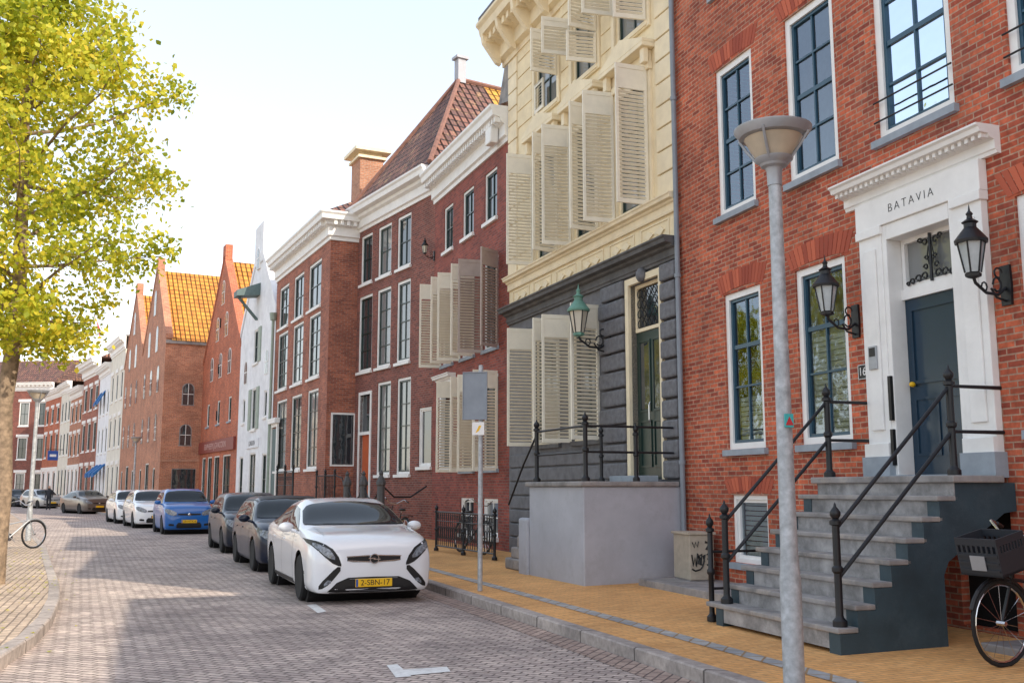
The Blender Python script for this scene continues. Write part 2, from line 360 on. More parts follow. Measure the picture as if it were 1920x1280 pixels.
def cornice(root,x0,x1,z0,z1,out,mat='white',dent=.16,name='cornice',dmat=None,brk=0,ends=0):
    h=z1-z0
    c=MB().prism(cornice_prof(z0,z1,out),'x',x0-ends,x1+ends).build(name,mat,root)
    if dent:
        m=MB(); n=int((x1-x0)/dent)
        for i in range(n):
            x=x0+(i+.25)*(x1-x0)/n; m.box(x,x+dent*.5,-out*.72,-out*.24,z0+h*.52,z0+h*.69)
        m.build('dentils',dmat or mat,c)
    if brk:
        n=brk
        for i in range(n+1):
            x=x0+.1+(x1-x0-.2)*i/n; MB().prism([(-out*.2,z0),(-out*.35,z0+h*.05),(-out*.8,z0+h*.5),(-out*.85,z0+h*.7),(-out*.2,z0+h*.7)],'x',x-.07,x+.07).build('bracket',dmat or mat,c)
    return c
def shutter(root,s,z0,z1,w,ang,mat='shutter',solid=.16,y=-.03):
    d=Vector((math.cos(ang),-math.sin(ang),0)); n=Vector((math.sin(ang),math.cos(ang),0))
    T=Matrix(((d.x,n.x,0,s),(d.y,n.y,0,y),(0,0,1,0),(0,0,0,1)))
    m=MB(); m.T=T; t=.02
    m.box(0,.05,-t,t,z0,z1); m.box(w-.05,w,-t,t,z0,z1); m.box(.05,w-.05,-t,t,z0,z0+.08); m.box(.05,w-.05,-t,t,z1-.08,z1)
    zs=z1-(z1-z0)*solid; m.box(.05,w-.05,-.012,.012,zs,z1-.08); m.box(.05,w-.05,-t,t,zs-.05,zs)
    z=z0+.1
    while z<zs-.08:
        m._a([(.05,-.017,z+.0),(w-.05,-.017,z),(w-.05,.017,z+.034),(.05,.017,z+.034),(.05,-.017,z+.008),(w-.05,-.017,z+.008),(w-.05,.017,z+.042),(.05,.017,z+.042)],[(0,3,2,1),(4,5,6,7),(0,1,5,4),(1,2,6,5),(2,3,7,6),(3,0,4,7)])
        z+=.072
    return m.build('shutter',mat,root)
def house(name,F,label,cat='house',group=None):
    return empty(name,F.o,F.rz,label,cat,group)
def rows(F,pxrows,yoff=.0):
    out=[]
    for row in pxrows:
        t=[]
        for (x0,y0,x1,y1) in row:
            a,z1=F.at(x0,y0,yoff); b,z0=F.at(x1,y1,yoff); t.append([a,b,z0,z1])
        z0=sum(q[2] for q in t)/len(t); z1=sum(q[3] for q in t)/len(t)
        out.append([(q[0],q[1],z0,z1) for q in t])
    return out
# ================================================================= SETTING
KR=[(9.6,-13),(8.36,-9.5),(4.79,0),(1.55,8.64),(-1.36,16.4),(-3.1,21),(-5.1,26),(-7.4,30.8),(-10.4,36.3),(-13.1,41.2),(-15.9,46.2),(-18.4,50.5),(-20.6,54.6),(-29.6,69.5),(-36.4,81),(-48,98.5),(-62,112)]
KL=[(.5,-13),(-1.0,-5),(-3.4,2),(-4.3,6),(-4.5,9.07),(-4.85,10.5),(-5.35,12),(-6.15,14),(-7.0,15.9),(-8.1,18.2),(-9.6,21.3),(-11.7,25.7),(-16.5,35),(-22,46),(-30,61),(-36.5,72.5),(-45,86),(-58,99),(-75,110)]
MB().poly([(-300,-100,-.03),(300,-100,-.03),(300,500,-.03),(-300,500,-.03)]).build('ground','ground')['kind']='structure'
rd=MB()
ra=[Vector((x,y,0)) for x,y in KR]; la=[Vector((x,y,0)) for x,y in KL]
rd.poly([tuple(p) for p in ra]+[tuple(p) for p in reversed(la)]); rd.build('road','road')['kind']='structure'
def strip(P,o0,o1,z0,z1,side=1):
    m=MB(); P=[Vector((p[0],p[1],0)) for p in P]; N=[]
    for i in range(len(P)):
        a=P[max(0,i-1)]; b=P[min(len(P)-1,i+1)]; t=(b-a).normalized(); N.append(Vector((t.y,-t.x,0))*side)
    for i in range(len(P)-1):
        a,b,c,d=P[i]+N[i]*o0,P[i+1]+N[i+1]*o0,P[i+1]+N[i+1]*o1,P[i]+N[i]*o1
        a.z=b.z=z0; c.z=d.z=z1; m.quad(a,b,c,d)
    return m
def kerbm(P,side):
    m=strip(P,0,.0001,-.01,.11,side); k=strip(P,.0001,.015,.11,.125,side); m._a(k.v,k.f); k=strip(P,.015,.15,.125,.125,side); m._a(k.v,k.f); return m
kerbm(KR,1).build('kerb','kerb')['kind']='structure'
strip(KR,.15,9,.122,.26).build('pavement','pave')['kind']='structure'
strip(KR[:11],.62,.80,.1345,.137).build('paving_strip','strip')['kind']='structure'
strip(KR[:11],-.32,-.01,.004,.004).build('gutter','gutter')['kind']='structure'
kerbm(KL,-1).build('kerb_far_side','kerb')['kind']='structure'
kl2=strip(KL,.15,.1501,.12,.12,-1)
m=MB(); m.poly([tuple(kl2.v[i*4]) for i in range(len(KL)-1)]+[(-120,120,.12),(-120,-13,.12)]); m.build('pavement_far_side','paveL')['kind']='structure'
def sheet(pts,z,name='road_marking'):
    m=MB().poly([(p.x,p.y,z) for p in pts]).build(name,'mark'); m['kind']='structure'
sheet([ground(725,1247),ground(745,1245),ground(772,1268),ground(742,1270)],.005)
sheet([ground(745,1256),ground(838,1250),ground(845,1259),ground(757,1267)],.0055)
sheet([ground(575,1134),ground(592,1132),ground(612,1146),ground(596,1149)],.005)
rl_=random.Random(5); m=MB()
for i in range(900):
    k=rl_.choice([(-6.6,9.5,2.2,3),(-9,16,2.2,3.5),(-7.5,14,1,4),(-11,22,2,4)]); x=rl_.gauss(k[0],k[2]*.5); y=rl_.gauss(k[1],k[3]*.6)
    kx_=np.interp(y,[p[1] for p in KL],[p[0] for p in KL])
    if x>kx_-.02 and (rl_.random()<.7 or x>kx_+.5): continue
    z=.128 if x<kx_-.02 else .008
    a=rl_.random()*6.28; s=rl_.uniform(.015,.032); m.quad(*[(x+s*math.cos(a+q),y+s*math.sin(a+q),z+rl_.random()*.012) for q in (0,1.3,3.1,4.5)])
o=m.build('fallen_leaves','leaf'); tag(o,'scattered fallen yellow leaves on the left pavement under the tree','leaves',kind='stuff')
# ================================================================= HOUSE B (red brick, white doorway)
FB=Frame((2.74,16.0),(5.46,8.15))
root=house('brick_house',FB,'tall red brick house with blue sashes and white doorway lettered BATAVIA')
LB=FB.L
up,=rows(FB,[[(1340,140,1418,385),(1468,38,1573,292)]])
gr,=rows(FB,[[(1357,558,1436,838),(1490,505,1600,828)]])
bz=rows(FB,[[(1372,915,1443,1050)]])[0]
w_=up[1][1]-up[1][0]
s3=FB.at(1640,120)[0]; s3b=FB.at(1788,160)[0]; s4=FB.at(1888,80)[0]
U=[up[0],up[1],(s3,s3b,up[0][2],up[0][3]),(s4,min(s4+w_,LB-.25),up[0][2],up[0][3])]
G=[gr[0],gr[1],(FB.at(1912,500)[0],LB-.25,gr[0][2],gr[0][3])]
T3=[(a,b,up[0][3]+1.25,up[0][3]+2.9) for a,b,_,_ in U]
DO=(5.0,5.98,1.72,4.5)
BZ=[(bz[0][0],bz[0][1],.55,1.5)]
CD=(5.75,6.45,.22,1.38)
ops=U+G+T3+[DO,CD]+BZ
mb=facade(LB,0,12,ops); shell(mb,LB,0,12,9); mb.build('wall','brickB',root)
MB().box(5.751,6.449,.1,.14,.22,1.379).build('cellar_opening_shade','black',root)  # black panel paints the darkness of the cellar doorway
for i,o in enumerate(U):
    w=window(root,*o,nx=2,bars=(.25,.5,.75),meet=.5,glass='glass',curtain=None,sill='sill',cw=.1); arch(root,o[0],o[1],o[3]+.01)
    if i>1:
        for zz in (.22,.46): MB().tube([(o[0]-.02,-.035,o[2]+zz),(o[1]+.02,-.035,o[2]+zz)],.011,6).build('guard_bar','iron',w)
for i,o in enumerate(T3): window(root,*o,nx=2,bars=(.25,.5,.75),meet=.5,glass='glass',cw=.1)
for i,o in enumerate(G): window(root,*o,nx=2,bars=(.38,.67),meet=.67,glass='glass',curtain=[(.0,.3),(0,.62),(0,.5)][i],cw=.09); arch(root,o[0],o[1],o[3]+.01)
o=BZ[0]; window(root,*o,nx=1,bars=(),glass='glass',sash='white',curtain=(0,1)); arch(root,o[0],o[1],o[3]+.01,h=.2)
MB().box(.2,LB-.2,1.6,1.7,.2,11.8).build('inner_wall','curtain',root)
MB().box(-.0,LB,-.25,9,12.02,12.3).build('eave','white',root)
rf=MB(); rf.prism([(-.2,12.3),(9,12.3),(4.4,15.2)],'x',0,LB); rf.build('roof','tileB',root)
sur=MB().box(4.52,6.46,-.11,.0,4.601,4.93); sur.box(4.93,5.001,-.08,.25,1.73,4.6); sur.box(5.979,6.05,-.08,.25,1.73,4.6); sur.box(5.001,5.979,-.08,.25,4.42,4.6)
S=sur.build('doorway_surround','white',root,bevel=.008)
for a,b in ((4.54,4.929),(6.051,6.44)):
    q=MB().box(a,b,-.09,.0,1.73,4.6); q.box(a+.09,b-.09,-.115,-.091,2.25,4.35); q.box(a-.02,b+.0,-.14,-.001,1.9,2.1); q.box(a-.02,b+.02,-.125,-.001,4.5,4.6); q.build('pilaster','white',S,bevel=.008)
    MB().box(a-.04,b+.03,-.16,.002,1.70,1.95).build('plinth_stone','sill',root)
cornice(root,4.28,6.66,4.932,5.22,.30,dent=.09,name='doorway_hood')
text('BATAVIA',.14,'iron',S,(5.46,-.113,4.76),(R(90),0,0),font_scale=1.4,ext=.001,thin=.0025)
dr=MB().box(5.0,5.98,.14,.2,1.73,3.72)
D_=dr.build('door','bluedoor',root)
for a,b in ((5.08,5.45),(5.53,5.9)): MB().ring(a,b,1.95,2.6,.03,.125,.139).build('door_panel','bluedoor',D_)
MB().ring(5.08,5.9,2.75,3.62,.04,.12,.139).build('door_panel','bluedoor',D_)
MB().ball((5.09,.1,2.75),.03,.04,.03).build('door_knob','yplate',D_,smooth=True)
MB().box(5.0,5.98,.1,.2,3.722,3.84).build('transom_bar','white',root)
tw=MB().ring(5.01,5.97,3.842,4.42,.05,.12,.2).build('transom_window','white',root)
MB().quad((5.04,.17,3.86),(5.95,.17,3.86),(5.95,.17,4.4),(5.04,.17,4.4)).build('pane','glassG',tw)
g=MB()
def scroll(cx,cz,r0,turn,flip,th):
    g.tube([(cx+flip*r0*(1-t/10)*math.cos(t),.1,cz+r0*(1-t/10)*math.sin(t)) for t in [turn+q*.6 for q in range(11)]],th,5)
for sg in (-1,1):
    for (dx,zz,r) in ((.10,3.93,.05),(.2,3.92,.05),(.3,3.905,.04),(.37,3.89,.025),(.08,4.03,.035),(.06,4.13,.03),(.08,4.31,.045),(.15,4.34,.035)):
        scroll(5.49+sg*dx,zz,r,0,sg,.011)
g.tube([(5.49,.1,3.86),(5.49,.1,4.4)],.018,6); g.tube([(5.465,.1,4.05),(5.44,.1,4.15),(5.465,.1,4.26)],.008,5); g.tube([(5.515,.1,4.05),(5.54,.1,4.15),(5.515,.1,4.26)],.008,5); g.build('iron_scrollwork','iron',tw)
ip=MB().box(4.66,4.8,-.135,-.117,2.95,3.22).build('intercom','steel',root,bevel=.005); MB().box(4.68,4.78,-.139,-.1355,3.1,3.2).build('intercom_screen','plastic',ip)
MB().box(4.945,4.99,-.12,-.082,2.35,2.85).build('bell_panel','plastic',root); MB().box(4.945,4.99,-.12,-.082,1.85,2.25).build('bell_panel','plastic',root)
s16,z16=FB.at(1620,697); pl_=MB().box(s16-.085,s16+.085,-.02,-.003,z16-.09,z16+.09).build('house_number_plate','plastic',root)
MB().ring(s16-.081,s16+.081,z16-.086,z16+.086,.006,-.022,-.0201).build('plate_border','white',pl_)
text('16',.14,'white',pl_,(s16,-.022,z16),(R(90),0,0),ext=.001)
pipe=MB().tube([(.06,-.08,.2),(.06,-.08,12)],.042,10)
for z in (2,5,8,11): pipe.lathe([(.055,-.03),(.055,.03)],(.06,-.08,z),10)
pipe.build('downpipe','slate',root,smooth=True)
for (a,z) in ((3.2,8.6),(7.3,5.6)): MB().box(a,a+.035,-.03,-.003,z,z+.35).build('wall_anchor','iron',root)
def lantern(name,F,s,z,out,label,h=.72,cap='iron',glassm='lglass',group=None,bracket='iron'):
    r=empty(name,F.w(s,0,z),F.rz,label,'lantern',group); k=h/.72
    b=MB(); b.prism([(-.06*k,-.2*k),(.06*k,-.2*k),(.07*k,0),(.06*k,.2*k),(-.06*k,.2*k),(-.07*k,0)],'y',-.03,-.001)
    b.tube([(0,-.02,-.02),(0,-out*.3,-.10*k),(0,-out*.65,-.09*k),(0,-out*.95,-.0),(0,-out,.06*k)],.016*k,8)
    b.tube([(0,-.02,-.16*k),(0,-out*.35,-.13*k),(0,-out*.5,-.04*k)],.012*k,6)
    b.tube([(0,-out*(.32+.12*math.cos(t)),.0+.07*k*math.sin(t)) for t in [q*.7 for q in range(9)]],.011*k,6)
    b.tube([(0,-out*(.7+.08*math.cos(t)),-.03+.045*k*math.sin(t)) for t in [q*.8 for q in range(8)]],.009*k,6)
    b.tube([(0,-.06-.05*k+.05*k*math.cos(t),.12*k+.05*k*math.sin(t)) for t in [q*.7 for q in range(8)]],.010*k,5)
    b.build('bracket',bracket,r,smooth=True)
    c=(0,-out,.06*k)
    MB().lathe([(.02*k,-.02*k),(.075*k,0),(.08*k,.03*k),(.06*k,.04*k)],c,6).build('lantern_base',cap,r)
    MB().lathe([(.072*k,.041*k),(.125*k,.335*k)],c,6).build('lantern_glass',glassm,r)
    fr=MB()
    for q in range(6):
        a=math.pi*q/3; fr.tube([(c[0]+.075*k*math.cos(a),c[1]+.075*k*math.sin(a),c[2]+.04*k),(c[0]+.13*k*math.cos(a),c[1]+.13*k*math.sin(a),c[2]+.34*k)],.009*k,5)
    fr.build('lantern_frame','iron',r)
    MB().lathe([(.155*k,.335*k),(.16*k,.36*k),(.10*k,.44*k),(.06*k,.49*k),(.06*k,.53*k),(.08*k,.545*k),(.03*k,.58*k),(.025*k,.61*k),(.035*k,.63*k),(.012*k,.66*k),(.002,.73*k)],c,12).build('lantern_cap',cap,r,smooth=True)
    return r
zl=FB.at(1625,603)[1]
lantern('wall_lantern',FB,4.32,zl+.03,.42,'black wall lantern left of the white doorway, beside the blue window',glassm='pglass')
lantern('wall_lantern',FB,6.62,zl+.03,.42,'black wall lantern right of the white doorway, nearest the right edge',glassm='pglass')
# front steps
x0,x1=4.42,6.54; ZB=.18; top=1.72; nr=8; rise=(top-ZB)/nr; yf=-2.12; tr=.195
st=empty('front_steps',FB.w(5.4,0,0),FB.rz,'worn stone front steps with slate blue side leading up to the white doorway','steps')
OF=5.4
def X(a): return a-OF
for i in range(nr-1):
    y0=yf+i*tr; z=ZB+(i+1)*rise
    a=x0-.08+ (0 if i else -.1); b=x1+.0
    o=MB().box(X(a),X(b),y0,y0+tr+.06,z-.05,z).build('step','stone',st,bevel=.012)
    MB().box(X(x0+.02),X(x1-.003),y0+.03,y0+tr+.05,z-rise-.0,z-.051).build('riser','stoneL',o)
yl=yf+(nr-1)*tr
o=MB().box(X(x0-.06),X(x1+.04),yl-.03,-.165,top-.07,top).build('landing','stone',st,bevel=.012)
MB().box(X(x0+.02),X(x1-.003),yl+.01,yl+.06,top-rise,top-.071).build('riser','stoneL',o)
MB().box(X(4.96),X(6.02),-.164,-.005,top-.07,top+.02).build('threshold','sill',st)
prof=[(yf+.02,.1)]
for i in range(nr-1):
    prof+=[(yf+.02+i*tr,ZB+(i+1)*rise-.051),(yf+.02+(i+1)*tr,ZB+(i+1)*rise-.051)]
prof+=[(yl+.02,top-.071),(-.006,top-.071),(-.006,top-.34),(-.16,top-.36),(-.86,.92),(-.92,.8),(-.92,.1)]
MB().prism(prof,'x',X(x1-.16),X(x1)).build('side_panel','bluewall',st)
MB().prism(prof,'x',X(x0),X(x0+.14)).build('side_panel','bluewall',st)
MB().box(X(x0+.15),X(x1-.17),-1.15,-1.05,.1,1.0).build('under_step_shade','black',st)  # black sheet painting the deep shade under the steps
def post(m,x,y,z,h,r=.03):
    m.lathe([(r*1.9,0),(r*1.9,.05),(r*1.1,.08),(r,.1),(r,h*.45),(r*1.5,h*.47),(r*1.5,h*.5),(r,h*.52),(r,h-.14),(r*1.6,h-.13),(r*1.6,h-.10),(r*.8,h-.08),(r*1.4,h-.05),(r*1.45,h-.02),(r*.9,h+.01),(r*.4,h+.03),(r*.3,h+.05),(.001,h+.07)],(x,y,z),12)
def railposts(parent,lst):
    for a in lst:
        m=MB(); post(m,*a); m.build('railing_post','iron',parent,smooth=True)
for xx in (x1-.1,x0+.1):
    zb=ZB+rise; railposts(st,[(X(xx),yf+.1,zb,1.03,.034),(X(xx),yl+.12,top,1.0,.034)])
    for hh in (.86,.42):
        MB().tube([(X(xx),yf+.1,zb+hh),(X(xx),yl+.12,top+hh),(X(xx),-.0,top+hh)],.02,8).build('handrail','iron',st,smooth=True)
railposts(st,[(X(x0-.22),yf+.1,ZB-.03,1.1,.03)])
for zz in (.9,.5): MB().tube([(X(x0-.22),yf+.1,zz),(X(x0-.22),0,zz)],.016,6).build('handrail','iron',st,smooth=True)
MB().box(.3,3.9,-1.0,-.006,.15,.26).build('doorstep_slab','stone',root,bevel=.01)
MB().box(6.8,8.0,-.8,-.006,.15,.23).build('doorstep_slab','stone',root,bevel=.01)
FN=Frame((5.46,8.13),(13.2,-14.0))  # unseen row house added to cast road shadow; low end leaves a sunlit gap
root=house('brick_house',FN,'long plain red brick house next door, out of view, added to shade the road')
Ln=FN.L; ops=[(a,a+1.1,z,z+2.2) for a in (1.2,4,7,10,13,16,19) for z in (2.6,6.3)]
mb=facade(Ln,0,8.8,ops); shell(mb,Ln,0,8.8,9); mb.build('wall','brickN',root)
for o in ops: window(root,*o,nx=2,bars=(.5,))
mb=facade(Ln,8.8,10.8,[],x0=2.6); mb.box(2.6,Ln,.01,9,8.8,10.8); mb.build('attic_wall','brickN',root)
MB().box(0,2.6,-.1,9,8.8,8.95).build('eave','white',root); MB().box(2.59,Ln,-.15,9,10.8,10.95).build('eave','white',root)
# ================================================================= CREAM / GREY HOUSE
FC=Frame((-.06,23.0),(2.74,16.0)); LC=FC.L
root=house('cream_house',FC,'cream stucco mansion on a dark grey stone ground floor with open louvred shutters')
W1=[(1.6,2.82,6.5,8.85),(3.55,4.7,6.5,8.85),(5.45,6.65,6.5,8.85)]
W2=[(a,b,9.8,11.25) for a,b,_,_ in W1]
WG=[(1.55,2.8,2.5,4.95),(3.42,4.6,2.5,4.95)]
DG=(5.86,6.92,1.74,5.15)
mb=facade(LC,0,5.6,WG+[DG],depth=.2); mb.quad((.004,0,0),(.004,9,0),(.004,9,5.6),(.004,0,5.6)); mb.build('ground_floor_wall','grey',root)
mb=facade(LC,5.6,12,W1+W2); shell(mb,LC,5.6,12,9); mb.build('upper_wall','cream',root)
for o in W1+W2: window(root,*o,nx=2,bars=(.5,) if o in W2 else (.33,.66),sash='dark',cas='creamtrim',sill='creamtrim')
for o in WG: window(root,*o,nx=2,bars=(.33,.66),sash='dark',cas='creamtrim',sill='greycorn')
cornice(root,0,LC,5.32,5.68,.32,'greycorn',dent=0,name='stone_cornice')
cornice(root,0,LC,6.12,6.42,.2,'creamtrim',dent=0,name='string_course')
for i in range(6):
    a=.25+i*(LC-.3)/6; b=a+(LC-.3)/6-.25; m=MB().ring(a,b,5.74,6.07,.025,-.018,-.002)
    cx=(a+b)/2
    for sg in (-1,1): m.prism([(cx+sg*.02,5.9),(cx+sg*.2,5.98),(cx+sg*.34,5.9),(cx+sg*.2,5.82)],'y',-.03,-.002)
    m.build('frieze_panel','creamtrim',root,bevel=.006)
for a,b in ((4.75,5.72),(7.02,LC-.03)):
    m=MB(); z=1.75; j=0
    while z<5.1:
        d_=0 if j%2 else .1
        m.box(a+d_*(1 if a<5 else 0),b,-.11,-.002,z,z+.29); z+=.325; j+=1
    m.build('rusticated_pier','greyrock',root,bevel=.035)
m=MB(); z=.25
while z<2.2:
    m.box(.1,LC-.03,-.05,-.002,z,z+.27) if z<1.4 else m.box(.1,4.7,-.05,-.002,z,z+.27); z+=.3
m.build('stone_course','grey',root,bevel=.02)
MB().ball((6.39,-.08,5.25),.12,.09,.13).build('carved_mask','greyrock',root,smooth=True)
for a,b in ((6.95,LC-.02),(.02,.55)):
    m=MB(); z=6.46
    while z<11.5: m.box(a,b,-.05,-.002,z,z+.375); z+=.405
    m.build('quoin','creamtrim',root,bevel=.012)
for a,b in ((.56,1.4),(2.98,3.4),(4.86,5.28)):
    for lo_,hi_ in ((6.46,8.8),(9.9,11.7)):
        m=MB(); z=lo_
        while z<hi_: m.box(a,b,-.022,-.002,z,z+.375); z+=.405
        m.build('wall_band','cream',root,bevel=.006)
for o in W1:
    m=MB(); a,b=o[0]-.14,o[1]+.14
    m.box(a,b,-.1,-.002,8.86,9.0); m.box(a+.02,b-.02,-.06,-.002,9.0,9.22); m.box(a-.1,b+.1,-.26,-.002,9.22,9.3)
    m.prism([(a-.1,9.3),(b+.1,9.3),(b+.1,9.36),((a+b)/2,9.66),(a-.1,9.36)],'y',-.26,-.002)
    m.box(a-.04,a+.1,-.2,-.1,8.95,9.22); m.box(b-.1,b+.04,-.2,-.1,8.95,9.22)
    m.build('pediment','creamtrim',root,bevel=.01)
    MB().ring(o[0]-.12,o[1]+.12,o[2]-.1,o[3]+.001,.12,-.05,-.001).build('window_surround','creamtrim',root)
for o in W2: MB().ring(o[0]-.12,o[1]+.12,o[2]-.12,o[3]+.12,.12,-.05,-.001).build('window_surround','creamtrim',root,bevel=.01)
cornice(root,-.35,LC+.0,11.75,12.75,.75,'creamtrim',dent=.28,brk=8)
MB().box(-.3,LC,-.7,9,12.752,12.9).build('roof','greycorn',root)
for i,o in enumerate(W1):
    shutter(root,o[0]-.03,6.42,8.92,.6,R(97),y=-.07); shutter(root,o[1]+.03,6.42,8.92,.6,R(80+6*i),y=-.07)
for i,o in enumerate(WG):
    shutter(root,o[0]-.03,2.48,5.02,.6,R(97)); shutter(root,o[1]+.03,2.48,5.02,.6,R(86))
for i,o in enumerate(W2):
    if i==0: shutter(root,o[1]+.03,10.3,11.25,.6,R(88),solid=.2,y=-.06); shutter(root,o[0]+.1,9.82,10.5,.5,R(2),'shutter',solid=.0,y=-.06)
    else:
        shutter(root,o[0]-.03,10.45,11.25,.6,R(98),solid=.2,y=-.06); shutter(root,o[1]+.03,10.45,11.25,.6,R(88),solid=.2,y=-.06)
        shutter(root,o[1]+.03,9.8,10.42,.6,R(100),solid=.05,y=-.06)
MB().box(5.74,5.86,-.06,.2,1.74,5.27).box(6.92,7.0,-.06,.2,1.74,5.27).box(5.861,6.919,-.06,.2,5.152,5.27).build('door_surround','creamtrim',root)
d_=MB().box(5.87,6.91,.1,.16,1.75,4.3).build('door','dark',root)
for a,b in ((5.97,6.35),(6.43,6.82)): MB().ring(a,b,1.95,2.75,.03,.08,.1).build('door_panel','dark',d_); MB().ring(a,b,2.9,4.15,.03,.08,.1).build('door_panel','dark',d_)
for a,b in ((6.0,6.32),(6.46,6.79)): MB().quad((a,.094,2.95),(b,.094,2.95),(b,.094,4.1),(a,.094,4.1)).build('door_pane','glassF',d_)
MB().tube([(6.37,.06,2.7),(6.37,.04,2.75),(6.37,.04,3.0),(6.37,.06,3.05)],.015,6).build('door_handle','chrome',d_)
tw=MB().ring(5.87,6.91,4.31,5.15,.06,.08,.16).build('transom_window','creamtrim',root)
MB().quad((5.9,.13,4.35),(6.88,.13,4.35),(6.88,.13,5.1),(5.9,.13,5.1)).build('pane','glassF',tw)
g=MB()
for i in range(5):
    for j in range(4):
        cx=6.02+i*.18; cz=4.45+j*.18; g.tube([(cx+.075*math.cos(t),.09,cz+.075*math.sin(t)) for t in [q*.785 for q in range(8)]],.01,4,closed=True)
g.build('iron_grille','iron',tw)
lantern('wall_lantern',FC,FC.at(1142,640)[0],FC.at(1142,640)[1],.62,'big old lantern with green copper cap on an iron arm by grey stone wall',h=.95,cap='verdi')
sb=empty('stoop',FC.w(0,0,0),FC.rz,'grey plastered stoop block with stone slab and black railing before the grey house','stoop')
MB().box(5.4,7.52,-1.78,.3,.1,1.62).build('block','stoop',sb,bevel=.02)
MB().box(5.34,7.56,-1.84,-.115,1.622,1.7).build('slab','stone',sb,bevel=.02)
MB().box(5.9,6.9,-.5,-.113,1.702,1.8).build('door_step','sill',sb,bevel=.01)
for i in range(6):
    MB().box(3.95+i*.24,5.39,-1.66+i*.02,-.5,.15+(i)*.2,.15+(i+1)*.2).build('step','stone',sb,bevel=.03)
m=MB(); m.prism([(-1.82,.1),(-1.67,.1),(-1.67,1.0),(-1.72,1.1),(-1.82,1.08)],'x',5.0,5.39); m.build('cheek_wall','stoop',sb,bevel=.03)
railposts(sb,[(5.5,-1.68,1.70,1.0,.036),(7.4,-1.68,1.70,1.0,.036),(7.4,-.8,1.70,.85,.03),(6.0,-.7,1.70,.9,.03)])
for hh in (.85,.45): MB().tube([(5.5,-1.68,1.7+hh),(7.4,-1.68,1.7+hh),(7.4,-.12,1.7+hh)],.018,8).build('handrail','iron',sb,smooth=True)
MB().tube([(5.5,-1.68,2.5),(4.9,-1.68,2.0),(4.2,-1.68,1.3)],.018,8).build('handrail','iron',sb,smooth=True)
cp_=FB.w(.74,-.5,.22)
cb=empty('utility_cabinet',cp_,FC.rz-R(8),'small beige utility cabinet with black graffiti beside the grey stoop','cabinet')
MB().box(-.28,.28,-.0,.32,0,.06).build('base','stone',cb); MB().box(-.3,.3,-.0,.38,.06,.70).build('cabinet_body','box',cb,bevel=.01); MB().box(-.32,.32,-.03,.41,.702,.74).build('cabinet_lid','box',cb,bevel=.008)
def stroke(p,r=.012): gf.tube([(.303,a,b) for a,b in p],r,4)
gf=MB(); stroke([(.03,.42),(.05,.26),(.075,.38),(.095,.25),(.12,.44),(.14,.36),(.125,.29),(.15,.28),(.165,.37),(.14,.40),(.185,.43),(.172,.27),(.205,.28),(.235,.42),(.205,.40),(.225,.33),(.195,.25),(.16,.21),(.08,.19),(.03,.22)]); gf.build('graffiti','plastic',cb)
gf=MB(); stroke([(.24,.60),(.31,.58),(.26,.50),(.34,.48),(.27,.42),(.35,.40),(.28,.36),(.34,.31),(.27,.28),(.35,.22)],.018); gf.build('graffiti','plastic',cb)
gf=MB(); stroke([(.04,.60),(.07,.52),(.09,.60),(.12,.53),(.14,.61)],.008); gf.build('graffiti','plastic',cb)
# ================================================================= HOUSE 3 (dark red with shutters)
F3=Frame((-2.25,28.5),(-.06,23.0)); L3=F3.L
root=house('shuttered_house',F3,'narrow dark red brick house with white dentil cornice and cream louvred shutters')
t3=rows(F3,[[(833,400,849,465),(868,362,888,436),(909,322,932,402)]])[0]
M3=[(t3[0][0]-.05,t3[0][1]+.1,4.95,7.2),(t3[1][0]-.02,t3[1][1]+.12,4.95,7.2),(t3[2][0]-.02,t3[2][1]+.1,4.95,7.2)]
G3=[(a,b,2.05,4.3) for a,b,_,_ in M3]
B3=[(G3[1][0],G3[1][1],.45,1.35),(G3[2][0],G3[2][1],.45,1.35)]
ops=t3+M3+G3+B3
mb=facade(L3,0,9.8,ops); shell(mb,L3,0,9.8,9); mb.build('wall','brick3',root)
for o in t3: window(root,*o,nx=2,bars=(.5,),sash='dark',sill='white')
for o in M3+G3[1:]: window(root,*o,nx=2,bars=(.33,.66),sash='dark',sill='sill')
for o in B3: window(root,*o,nx=2,bars=(.5,),sash='white',sill='white')
o=G3[0]; MB().box(o[0]+.05,o[1]-.05,.08,.14,o[2],o[3]-.4).build('door','dark',root); MB().ring(o[0]-.08,o[1]+.08,o[2],o[3]+.02,.12,-.04,.1).build('door_surround','white',root)
cornice(root,o[0]-.25,o[1]+.25,o[3]+.05,o[3]+.35,.25,name='door_hood',dent=0)
cornice(root,0,L3,9.8,10.65,.5,dent=.17)
MB().prism([(L3-.75,9.85),(L3-.4,9.85),(L3-.35,10.2),(L3-.55,10.5),(L3-.75,10.55)],'y',-.35,-.14).build('scroll_bracket','white',root,bevel=.03)
for o in M3:
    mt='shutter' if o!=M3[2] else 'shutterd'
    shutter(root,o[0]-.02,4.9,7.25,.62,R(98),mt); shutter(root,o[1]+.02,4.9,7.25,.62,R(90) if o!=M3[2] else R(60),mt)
for o in G3[1:]:
    shutter(root,o[0]-.02,2.0,4.35,.62,R(98)); shutter(root,o[1]+.02,2.0,4.35,.62,R(88))
m=MB(); m.prism([(-.3,10.65),(8.5,10.65),(4.2,12.9)],'x',.02,L3-.02); m.build('roof','tileB',root)
MB().prism([(L3-1.2,10.66),(L3-.2,10.66),(L3-.2,11.9),(L3-.45,12.2)],'y',.1,1.2).build('dormer','stone',root)
lantern('wall_lantern',F3,F3.at(815,480)[0],F3.at(815,480)[1],.3,'small dark lantern high between the brown and dark red houses',h=.5)
